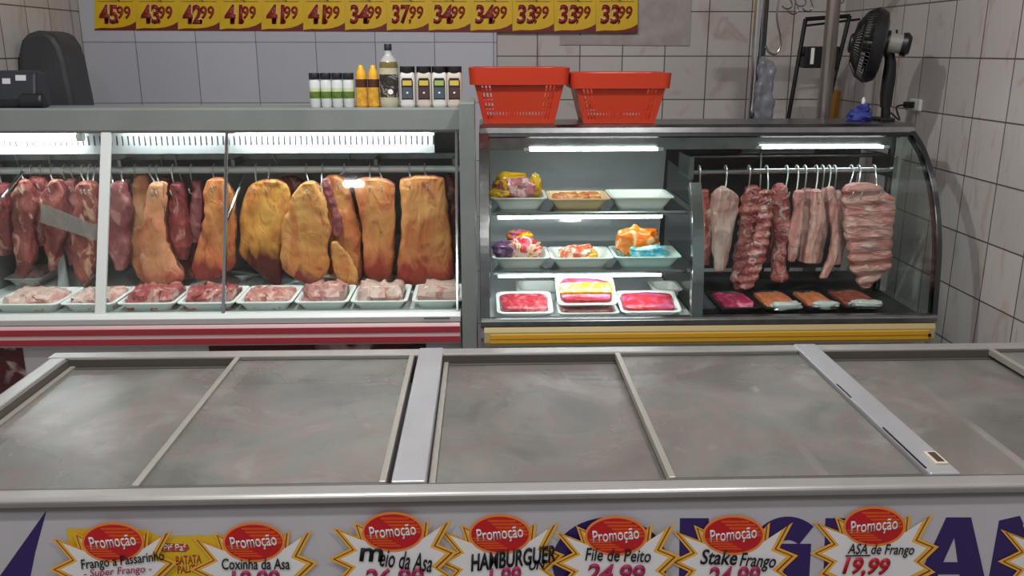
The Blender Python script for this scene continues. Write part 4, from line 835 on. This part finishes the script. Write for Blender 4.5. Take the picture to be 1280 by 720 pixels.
# ------------------------------------------------------------------ BASKETS
bkm = mat('red_basket_plastic', (188, 56, 28), .35)
def basket(cx, yf, z, W, D, Hh, label):
    t = thing('shopping_basket', label, 'basket', (cx, yf+D/2, z), 'red shopping baskets on the right case')
    tw_, td = W*.12, D*.1
    nx, nz = 46, 22
    mb = MB()
    def hole(i, j, n):   # columns / rows left open
        if i < 3 or i > n-4 or i % 2 == 0: return False
        if j in (2, 3, 4): return True
        if j in (6, 7, 8, 10, 11, 12, 14, 15) and (i < 9 or i > n-10): return True
        if j in (17, 18): return True
        return False
    def wall(p00, p10, p01, p11, n):
        p00, p10, p01, p11 = map(Vector, (p00, p10, p01, p11)); vs = []; fs = []
        for j in range(nz+1):
            for i in range(n+1):
                a = p00.lerp(p10, i/n); b = p01.lerp(p11, i/n); vs.append(a.lerp(b, j/nz))
        for j in range(nz):
            for i in range(n):
                if not hole(i, j, n): fs.append((j*(n+1)+i, j*(n+1)+i+1, (j+1)*(n+1)+i+1, (j+1)*(n+1)+i))
        mb.add(vs, fs)
    x0, x1, y0, y1 = cx-W/2+.008, cx+W/2-.008, yf+.008, yf+D-.008
    bx0, bx1, by0, by1 = x0+tw_, x1-tw_, y0+td, y1-td; zt = z+Hh-.01
    wall((bx0, by0, z), (bx1, by0, z), (x0, y0, zt), (x1, y0, zt), nx); wall((bx0, by1, z), (bx1, by1, z), (x0, y1, zt), (x1, y1, zt), nx)
    wall((bx0, by0, z), (bx0, by1, z), (x0, y0, zt), (x0, y1, zt), 34); wall((bx1, by0, z), (bx1, by1, z), (x1, y0, zt), (x1, y1, zt), 34)
    mb.add([(bx0, by0, z+.001), (bx1, by0, z+.001), (bx1, by1, z+.001), (bx0, by1, z+.001)], [(0, 1, 2, 3)])
    mb.build('basket_body', bkm, t, solid=.003)
    r_ = MB(); rh = Hh*.3
    A = rrect(cx-W/2, cx+W/2, yf, yf+D, .03, z+Hh-rh, 5); B = rrect(cx-W/2-.004, cx+W/2+.004, yf-.004, yf+D+.004, .03, z+Hh, 5); C_ = rrect(cx-W/2+.012, cx+W/2-.012, yf+.012, yf+D-.012, .025, z+Hh, 5); Dd = rrect(cx-W/2+.012, cx+W/2-.012, yf+.012, yf+D-.012, .025, z+Hh-rh, 5)
    n = len(A); fs = []
    for i in range(3):
        for j in range(n): fs.append((i*n+j, i*n+(j+1) % n, (i+1)*n+(j+1) % n, (i+1)*n+j))
    r_.add(A+B+C_+Dd, fs); r_.build('rim', bkm, t, smooth=True)
    h_ = MB(); h_.tube(catmull([[cx-W/2+.02, yf+D/2-.02, z+Hh-.006], [cx-W/2+.03, yf+D-.05, z+Hh-.006], [cx, yf+D-.03, z+Hh-.006], [cx+W/2-.03, yf+D-.05, z+Hh-.006], [cx+W/2-.02, yf+D/2-.02, z+Hh-.006]], 20), .005, 8)
    h_.build('handle', bkm, t, smooth=True)
a = pt(587, 100, 3.07); b = pt(711, 100, 3.07); basket((a.x+b.x)/2, 3.052, 1.353, b.x-a.x, .25, .19, 'taller red shopping basket standing next to the spice jars')
a = pt(714, 106, 3.07); b = pt(838, 106, 3.07); basket((a.x+b.x)/2, 3.052, 1.353, b.x-a.x, .25, .172, 'lower red shopping basket, right one of the pair on the case')
# ------------------------------------------------------------------ JARS AND BOTTLES
YJ = 2.99
def place(u): return pt(u, 134, YJ).x
PX = YJ/FPX*.985
cap_m = mat('navy_cap', (28, 30, 40), .4); cl = mat('cloudy_jar', (206, 210, 210), .3); gl = mat('green_label', (92, 120, 44), .5, noise_amt=22, nscale=40); lg = mat('pale_green_band', (196, 206, 168), .5)
def green_jar(loc, label):
    t = thing('spice_jar', label, 'jar', loc, 'spice jars with green labels'); x, y, z = loc; R_ = 6.7*PX
    MB().lathe([(R_*.9, 0), (R_, .004), (R_, .085), (R_*.8, .094)], loc, 20).build('jar_body', cl, t, smooth=True)
    MB().lathe([(R_*1.015, .030), (R_*1.015, .052)], loc, 20).build('label_band', gl, t, smooth=True)
    MB().lathe([(R_*1.012, .0525), (R_*1.012, .064)], loc, 20).build('label_band', lg, t, smooth=True)
    MB().lathe([(R_*.98, .092), (R_*1.0, .093), (R_*1.0, .110), (R_*.95, .112)], loc, 20).build('cap', cap_m, t, smooth=True); return t
j0 = None
for i, (u, lb) in enumerate(((395, 'green-labelled spice jar at the left end of the row'), (409, 'second green-labelled spice jar from the left'), (423, 'third green-labelled spice jar from the left'), (437, 'green-labelled spice jar next to the yellow bottles'))):
    loc = (place(u), YJ, TZ)
    if j0 is None: j0 = green_jar(loc, lb)
    else:
        c = copy_tree(j0); c.location = loc; c['label'] = lb
am = mat('amber_bottle', (206, 140, 36), .25); ylc = mat('yellow_cap', (226, 168, 30), .35); brl = mat('brown_label', (70, 40, 24), .5); yl2 = mat('gold_label', (214, 160, 50), .5, noise_amt=30, nscale=50)
def squeeze(loc, label):
    t = thing('sauce_bottle', label, 'bottle', loc, 'yellow sauce bottles'); R_ = 7.1*PX
    MB().lathe([(R_*.92, 0), (R_, .004), (R_, .09), (R_*.82, .098)], loc, 20).build('bottle_body', am, t, smooth=True)
    MB().lathe([(R_*1.01, .006), (R_*1.01, .064)], loc, 20).build('front_label', yl2, t, smooth=True)
    MB().lathe([(R_*1.015, .066), (R_*1.015, .092)], loc, 20).build('neck_label', brl, t, smooth=True)
    MB().lathe([(R_*.84, .097), (R_*.8, .115), (R_*.5, .125), (R_*.42, .134), (R_*.3, .137)], loc, 20).build('cap', ylc, t, smooth=True); return t
s0 = squeeze((place(453), YJ, TZ), 'yellow sauce bottle beside the green-labelled jars')
c = copy_tree(s0); c.location = (place(468), YJ, TZ); c['label'] = 'yellow sauce bottle beside the tall oil bottle'
loc = (place(487.5), YJ, TZ); t = thing('oil_bottle', 'tallest bottle, clear with pale oil and dark label, black cap', 'bottle', loc); R_ = 11.5*PX
MB().lathe([(R_*.88, 0), (R_*.97, .005), (R_, .02), (R_, .128)], loc, 28).build('bottle_body', mat('pale_oil', (190, 184, 158), .12), t, smooth=True)
MB().lathe([(R_, .128), (R_*.98, .138), (R_*.9, .148)], loc, 28).build('oil_level', mat('olive_oil', (112, 100, 56), .1), t, smooth=True)
MB().lathe([(R_*.9, .148), (R_*.72, .158), (R_*.5, .166), (R_*.37, .172), (R_*.36, .186)], loc, 28).build('shoulder', mat('clear_shoulder', (168, 168, 166), .1), t, smooth=True)
MB().lathe([(R_*1.012, .034), (R_*1.012, .108)], loc, 28).build('label_band', patch_mat('oil_label', [(.3, (36, 32, 30)), (.5, (56, 48, 42)), (.56, (150, 144, 132)), (.66, (44, 38, 34)), (.8, (120, 112, 96))], 26, .5), t, smooth=True)
MB().lathe([(.0085, -.001), (.0085, .0015)], (loc[0]+.007, loc[1]-R_*1.0, loc[2]+.052), 16, axis=(0, -1, 0)).build('label_seal', M['paper'], t)
MB().lathe([(R_*.36, .184), (R_*.4, .185), (R_*.4, .203), (R_*.36, .205)], loc, 20).build('cap', cap_m, t, smooth=True)
wj = mat('white_jar', (214, 212, 208), .35); blk = mat('black_lid', (24, 22, 24), .4)
def white_jar(loc, label, cap_c, lab_c, body=wj):
    t = thing('seasoning_jar', label, 'jar', loc, 'white seasoning jars with black lids'); R_ = 9.2*PX; x, y, z = loc
    L_ = [rrect(x-R_*k, x+R_*k, y-R_*k, y+R_*k, R_*.55*k, z+h) for k, h in ((.86, 0), (.98, .005), (1, .012), (1, .098), (.94, .108), (.84, .114))]
    n = len(L_[0]); vs = [p for l in L_ for p in l]; fs = [tuple(range(n-1, -1, -1)), tuple(range(5*n, 6*n))]
    for i in range(5):
        for j in range(n): fs.append((i*n+j, i*n+(j+1) % n, (i+1)*n+(j+1) % n, (i+1)*n+j))
    MB().add(vs, fs).build('jar_body', body, t, smooth=True)
    MB().lathe([(R_*.98, .112), (R_*1.0, .114), (R_*1.0, .130), (R_*.98, .133)], loc, 22).build('lid', blk, t, smooth=True)
    yf = y-R_*1.003
    lb = MB().poly([(x+a*R_*.76, yf, z+b) for a, b in ((-1, .026), (1, .026), (1, .086), (.8, .096), (-.8, .096), (-1, .086))], .0012).build('label_panel', mat('label_black', (30, 28, 30), .5), t)
    MB().poly([(x+a*R_*.6, yf-.0006, z+b) for a, b in ((-1, .072), (1, .072), (1, .088), (-1, .088))], .0008).build('label_colour', cap_c, lb)
    MB().poly([(x+a*R_*.66, yf-.0006, z+b) for a, b in ((-1, .03), (1, .03), (1, .066), (-1, .066))], .0008).build('label_field', lab_c, lb)
    MB().poly([(x+a*R_*.12, yf-.001, z+b) for a, b in ((-1, .046), (1, .046), (1, .051), (-1, .051))], .0008).build('label_mark', M['inkwhite'], lb)
yA = mat('label_yellow', (206, 178, 80), .5); yG = mat('label_green', (158, 176, 96), .5); fS = mat('label_slate', (72, 84, 96), .5); fM = mat('label_maroon', (76, 50, 52), .5)
white_jar((place(510.5), YJ, TZ), 'white seasoning jar with slate label beside the tall oil bottle', yA, fS)
white_jar((place(531), YJ, TZ), 'beige seasoning jar with maroon label, second of the black-lidded four', yA, fM, mat('beige_jar', (204, 192, 178), .35))
white_jar((place(550), YJ, TZ), 'white seasoning jar with a green label top, third of the four', yG, fS)
white_jar((place(568.5), YJ, TZ), 'beige seasoning jar with maroon label at the right end by the post', yA, fM, _m['beige_jar'])
# small black knob box on the post, and a scrap of paper
# ------------------------------------------------------------------ SCALE AND MACHINE (left)
p = pt(10, 134, 3.02)
t = thing('weighing_scale', 'dark weighing scale display head with two white stickers on the left case', 'scale', (-1.56, 3.04, TZ))
dk = mat('blue_black_plastic', (38, 42, 50), .4)
MB().prism([(2.985, TZ), (2.978, TZ+.03), (3.0, TZ+.112), (3.015, TZ+.122), (3.075, TZ+.112), (3.085, TZ)], -1.69, -1.475, 'x').build('housing', dk, t, bevel=.012)
MB().prism([(2.97, TZ), (2.962, TZ+.02), (2.972, TZ+.045), (3.0, TZ+.05), (3.03, TZ)], -1.53, -1.452, 'x').build('side_grip', mat('dark_grip', (24, 27, 31), .45), t, bevel=.01)
for (u0, u1, v0, v1) in ((0, 10, 98, 105), (16, 29, 94, 101)):
    q0 = [pt(u0, v1, 2.975), pt(u1, v1, 2.975), pt(u1, v0, 2.982), pt(u0, v0, 2.982)]
    for q in q0: q.y = 2.978+(q.z-TZ-.03)/.082*.022-.0012
    MB().hexa(q0, [a+Vector((0, .004, 0)) for a in q0]).build('sticker', mat('sticker', (196, 198, 204), .5), t)
t = thing('machine_housing', 'tall dark grey machine with rounded top standing behind the left case', 'machine', (-1.68, 3.62, 0))
ol = [(22, 62), (25, 50), (32, 42), (45, 38), (58, 39), (67, 45), (75, 57), (81, 75), (86, 100), (91, 122), (94, 140), (100, 170), (22, 170)]
pts = [pt(u, v, 3.55) for u, v in ol]
MB().prism([(q.x, q.z) for q in pts], 3.55, 3.75, 'y').build('hood', mat('grey_hood', (58, 60, 64), .5, noise_amt=8, nscale=8), t, bevel=.02)
MB().box(-1.80, -1.53, 3.52, 3.79, 0, 1.28).build('body', mat('grey_machine', (80, 82, 84), .5), t, bevel=.01)
# ------------------------------------------------------------------ PRICE CARDS ON THE WALL
prices = ['45,99', '43,99', '42,99', '41,99', '41,99', '41,99', '34,99', '37,99', '34,99', '34,99', '33,99', '33,99', '33,99']
plab = ['yellow wall price card reading 45,99, at the left end', 'yellow wall price card reading 43,99', 'yellow wall price card reading 42,99',
 'yellow wall price card reading 41,99, next to the 42,99 card', 'yellow wall price card reading 41,99, middle of three alike', 'yellow wall price card reading 41,99, left of a 34,99 card',
 'yellow wall price card reading 34,99, left of the 37,99 card', 'yellow wall price card reading 37,99', 'yellow wall price card reading 34,99, right of the 37,99 card', 'yellow wall price card reading 34,99, left of a 33,99 card',
 'yellow wall price card reading 33,99, next to a 34,99 card', 'yellow wall price card reading 33,99, second from the right end', 'yellow wall price card reading 33,99, at the right end']
ycard = mat('yellow_card', (226, 184, 18), .5, noise_amt=14, nscale=8); maroon = mat('maroon_ink', (112, 30, 22), .5); prc = mat('price_red', (142, 32, 22), .5); halo = mat('pale_halo', (240, 208, 140), .5)
for i, (pr_, lb) in enumerate(zip(prices, plab)):
    u0 = 118+52.25*i; u1 = u0+52.0; Yc = YB-.0215
    vb = 38+3.2*i/12
    t = thing('price_card', lb, 'price card', pt((u0+u1)/2, vb, Yc), 'yellow price cards in a row on the wall')
    MB().poly([pt(u0, vb, Yc), pt(u1, vb, Yc), pt(u1, -22, Yc), pt(u0, -22, Yc)], .0014).build('card', ycard, t)
    Y2 = Yc-.001
    MB().poly([pt(u0, vb, Y2), pt(u1, vb, Y2), pt(u1, vb-11, Y2), pt(u1-7, vb-7, Y2), pt(u1-16, vb-4.2, Y2), pt(u1-28, vb-3, Y2), pt(u0+10, vb-3.4, Y2), pt(u0, vb-2, Y2)], .0007).build('wave_band', maroon, t)
    a, b = pr_.split(',')
    text('price_halo', a, halo, t, u0+5, 5, u0+30, 30, Y2-.0002, .07, .1)
    text('price_figures', a, prc, t, u0+5.5, 5.5, u0+29.5, 30, Y2-.0012, .04, .1)
    text('price_figures', ',', prc, t, u0+27, 24, u0+30.5, 30, Y2-.0012, .03, 0)
    text('price_figures', b, prc, t, u0+28, 7.5, u0+45.5, 24, Y2-.0012, .025, .1)
    text('unit_note', 'P/ Kg', M['inkblack'], t, u0+20, -4, u0+32, 2.5, Y2-.0008, .0, .1)
    MB().box(pt(u0+4, 0, Y2).x, pt(u0+48, 0, Y2).x, Y2-.0004, Y2+.0006, pt(u0, 2.2, Y2).z, pt(u0, 1.4, Y2).z).build('rule_line', mat('faint_rule', (120, 96, 30), .6), t)
# ------------------------------------------------------------------ RIGHT CORNER: RACK, HOOKS, FRAME, FAN
YP = 3.62
t = thing('overhead_meat_rack', 'chrome overhead rack on two upright tubes behind the right case', 'rack', (pt(985, 140, YP).x, YP, 0))
xp1 = pt(945, 75, YP).x; xp2 = pt(1028.5, 75, YP).x
MB().tube([(xp1, YP, 0), (xp1, YP, 1.86)], .021, 16).build('upright', M['chrome'], t, smooth=True)
MB().tube([(xp1+.035, YP+.02, .9), (xp1+.035, YP+.02, 1.86)], .008, 8).build('brace', darkchrome, t, smooth=True)
MB().tube([(xp2, YP-.06, 0), (xp2, YP-.06, 1.86)], .027, 18).build('upright', mat('worn_steel_tube', (150, 142, 136), .3, .8, noise_amt=14), t, smooth=True)
MB().lathe([(.06, 0), (.06, .01), (.03, .014)], (xp2, YP-.06, 0), 20).build('foot_plate', M['steel'], t); MB().lathe([(.06, 0), (.06, .01), (.024, .014)], (xp1, YP, 0), 20).build('foot_plate', M['steel'], t)
MB().tube([(xp1-.1, YP, 1.86), (xp2+.18, YP, 1.86)], .018, 14).build('cross_rail', M['chrome'], t, smooth=True)
MB().tube([(xp1-.1, YP-.06, 1.885), (xp2+.18, YP-.06, 1.885)], .012, 14).build('cross_rail', M['chrome'], t, smooth=True)
def shook(px, drop, label, r=.004, big=1.0):
    x = pt(px, 5, YP).x; z = 1.86; b = .02*big
    path = [[x-.012, YP+.02, z-.004], [x-.008, YP+.016, z+.016], [x, YP, z+.024], [x+.002, YP-.02, z+.012], [x+.002, YP-.022, z-.02], [x-.006, YP-.02, z-drop*.45], [x+.01*big, YP-.02, z-drop*.75], [x+.012*big, YP-.02, z-drop*.9], [x, YP-.02, z-drop], [x-b*.9, YP-.02, z-drop*.97], [x-b*1.4, YP-.02, z-drop*.88]]
    tag(MB().tube(catmull(path, 44), r, 7).build('rack_hook', M['steel'], smooth=True, origin=(x, YP, z)), label, 'hook', 'hooks on the overhead rack')
shook(972, .275, 'longest curved steel hook beside the left chrome upright', .004, 1.5)
for px, dr, lb in ((984, .1, 'short steel hook just right of the long curved hook'), (992, .12, 'second short steel hook right of the long curved hook'), (1001, .09, 'short steel hook midway between the chrome uprights'), (1010, .11, 'short steel hook nearest the left of the worn upright'), (1048, .08, 'short steel hook right of the worn upright tube')):
    shook(px, dr, lb, .003)
# clear grey plastic bag hung on the left upright
mb = MB(); rw = []
for v, a, b in ((72, 950, 958), (80, 948, 968), (100, 947, 968), (125, 944, 966), (152, 942, 964), (175, 946, 962)):
    A = pt(a, v, YP-.06); B = pt(b, v, YP-.06); rw.append((A.z, A.x, B.x, YP-.055, 1))
loft(mb, rw, .05, bump=.012, seed=5, freq=20)
tag(mb.build('plastic_bag', mat('grey_clear_plastic', (128, 130, 138), .25, alpha=.72), smooth=True, origin=(rw[0][1], YP-.055, rw[0][0])), 'greyish clear plastic bag hanging on the left chrome upright', 'bag')
# black folding frame
YF_ = 3.78
t = thing('folding_frame', 'black tubular folding frame leaning behind the worn upright tube', 'frame', pt(1005, 150, YF_))
t.location.z = 0
def fl_(name, a, b, r=.009): MB().tube([a, b], r, 10).build(name, M['blackmetal'], t, smooth=True)
def ext(a, b, z): d = (b-a)/(b.z-a.z); return a+d*(z-a.z)
A0, A1 = pt(1007, 24, YF_), pt(985, 150, YF_-.02); B0, B1 = pt(1062, 20, YF_), pt(1030, 150, YF_-.02)
fl_('frame_leg', A0, ext(A0, A1, .02)); fl_('frame_leg', B0, ext(B0, B1, .02)); fl_('top_bar', A0, B0)
fl_('top_bar', pt(1008, 32, YF_), pt(1075, 24, YF_), .005); fl_('cross_bar', pt(1000, 68, YF_), pt(1046, 68, YF_), .008)
MB().box(pt(1003, 70, YF_).x, pt(1046, 70, YF_).x, YF_-.03, YF_+.03, pt(1000, 85, YF_).z, pt(1000, 58, YF_).z).build('clamp_box', M['black'], t, bevel=.005)
MB().box(pt(1010, 70, YF_).x, pt(1014, 70, YF_).x, YF_-.034, YF_-.029, pt(1000, 80, YF_).z, pt(1000, 60, YF_).z).build('white_tab', M['plastic_white'], t)
# yellow board hung on the wall
q = [pt(1044, 112, 4.17), pt(1053, 114, 4.17), pt(1056, 160, 4.17), pt(1038, 160, 4.17)]
mb = MB(); mb.hexa(q, [a+Vector((0, .03, 0)) for a in q])
tag(mb.build('cutting_board', mat('ochre_board', (176, 124, 52), .5, noise_amt=12), origin=q[3], bevel=.006), 'yellow-brown board on the back wall between upright tube and fan', 'board')
# blue bag on the case top
mb = MB(); lump(mb, (pt(1074, 148, 3.2).x, 3.2, 1.366), .045, .04, .03, 5, .4, 18, 12, 2.0); lump(mb, (pt(1079, 140, 3.2).x, 3.2, 1.395), .022, .03, .022, 6, .4, 14, 10, 2.0)
t = thing('cloth_bundle', 'small blue bundle with a white tip on the right case, left of the fan', 'cloth', (pt(1074, 148, 3.2).x, 3.2, 1.352))
mb.build('blue_cloth', mat('blue_cloth', (44, 54, 130), .7, noise_amt=14, nscale=30), t, smooth=True)
mb = MB(); lump(mb, (pt(1079, 130, 3.2).x, 3.2, 1.418), .008, .01, .016, 8, .4, 12, 8); mb.build('white_tip', M['plastic_white'], t, smooth=True)
# clip-on fan on the case canopy
YFn = 3.2
xs = pt(1107, 120, YFn).x
t = thing('clip_fan', 'black fan turned sideways on the right end of the curved case', 'fan', (xs, YFn, 1.352))
MB().box(xs-.03, xs+.024, YFn-.05, YFn+.05, 1.352, 1.364).build('clamp', M['black'], t, bevel=.004)
def pf(u, v): return pt(u, v, YFn)
MB().tube([pf(1107, 149), pf(1107, 140), pf(1107, 130)], [.017, .017, .014], 14).build('collar', M['black'], t, smooth=True)
MB().tube([pf(1107, 134), pf(1108, 118), pf(1111, 98), pf(1113, 80), pf(1112, 68), pf(1106, 62)], [.02, .023, .024, .021, .018, .016], 14).build('neck', M['black'], t, smooth=True)
mdir = (pf(1128, 49)-pf(1075, 45)); mdir = Vector((mdir.x, -.03, mdir.z)).normalized()
hc = pf(1082, 55)
MB().tube([pf(1121, 42), pf(1121, 37)], .004, 8).build('knob', M['black'], t)
ax = Vector((-.9, .36, .13)).normalized()
cg = pf(1090, 57)
Rf = .131
MB().lathe([(.04, -.042), (.09, -.04), (Rf*.9, -.032), (Rf*.985, -.012), (Rf, .006), (Rf*.985, .006), (Rf*.965, -.012), (Rf*.88, -.026), (.088, -.034), (.038, -.036)], cg, 40, axis=ax, cap=False).build('rear_guard', M['black'], t, smooth=True)
mo = cg+Vector((0, 0, .018))
MB().tube([mo-ax*.03, mo-ax*.055], .042, 18).build('gearbox', M['black'], t, smooth=True)
MB().tube([mo-ax*.05, mo-ax*.1], [.034, .034], 18).build('motor', mat('motor_grey', (150, 150, 142), .45), t, smooth=True)
MB().tube([mo-ax*.098, mo-ax*.115, mo-ax*.128], [.04, .042, .03], 18).build('motor_cap', M['black'], t, smooth=True)
u_ = ax.orthogonal().normalized(); v_ = ax.cross(u_)
g = MB()
for k in range(60):
    a = 2*math.pi*k/60; d = u_*math.cos(a)+v_*math.sin(a)
    g.tube([cg+d*.03+ax*.068, cg+d*.07+ax*.062, cg+d*Rf*.86+ax*.036, cg+d*Rf+ax*.002], .0018, 5)
for rr, hh in ((Rf, .002), (Rf*.86, .036), (.07, .062)): g.tube([cg+(u_*math.cos(2*math.pi*k/40)+v_*math.sin(2*math.pi*k/40))*rr+ax*hh for k in range(40)], .003, 6, closed=True)
g.build('front_guard', M['black'], t, smooth=True)
MB().lathe([(.034, .06), (.034, .074), (.026, .08)], cg, 24, axis=ax).build('hub_badge', M['black'], t, smooth=True)
b = MB()
for k in range(3):
    a0 = 2*math.pi*k/3; vs = []
    for i in range(7):
        for j in range(5):
            r_ = .022+(Rf*.86-.022)*i/6; an = a0+(j/4-.5)*(1.5-.5*i/6)+.2*i/6
            vs.append(cg+(u_*math.cos(an)+v_*math.sin(an))*r_+ax*((j/4-.5)*.03))
    b.add(vs, [(i*5+j, i*5+j+1, (i+1)*5+j+1, (i+1)*5+j) for i in range(6) for j in range(4)])
b.lathe([(.024, -.03), (.024, .03)], cg, 20, axis=ax)
b.build('blades', mat('dark_blades', (30, 30, 34), .35), t, solid=.002)
# wall socket with plug and cord
s = ptx(1146, 131, XR); 
t = thing('wall_socket', 'white wall socket on the right wall beside the fan', 'socket', (XR, s.y, s.z))
MB().box(XR-.012, XR, s.y-.045, s.y+.04, s.z-.022, s.z+.022).build('socket_plate', M['plastic_white'], t, bevel=.003)
MB().box(XR-.014, XR-.011, s.y-.01, s.y+.02, s.z-.012, s.z+.012).build('socket_face', mat('grey_face', (150, 150, 150), .5), t)
p = ptx(1140, 133, XR)
t = thing('power_cord', 'black plug and cord running from the fan to the wall socket', 'cord', (XR, s.y, s.z))
MB().box(XR-.05, XR-.0142, s.y-.012, s.y+.014, s.z-.012, s.z+.012).build('plug', M['black'], t, bevel=.004)
MB().tube(catmull([[XR-.05, s.y, s.z], [XR-.08, s.y, s.z-.01], [(XR+xs)/2, (s.y+YFn)/2, s.z-.05], [xs+.04, YFn+.02, 1.375], [xs+.019, YFn+.004, 1.378]], 24), .0035, 7).build('cord', M['black'], t, smooth=True)
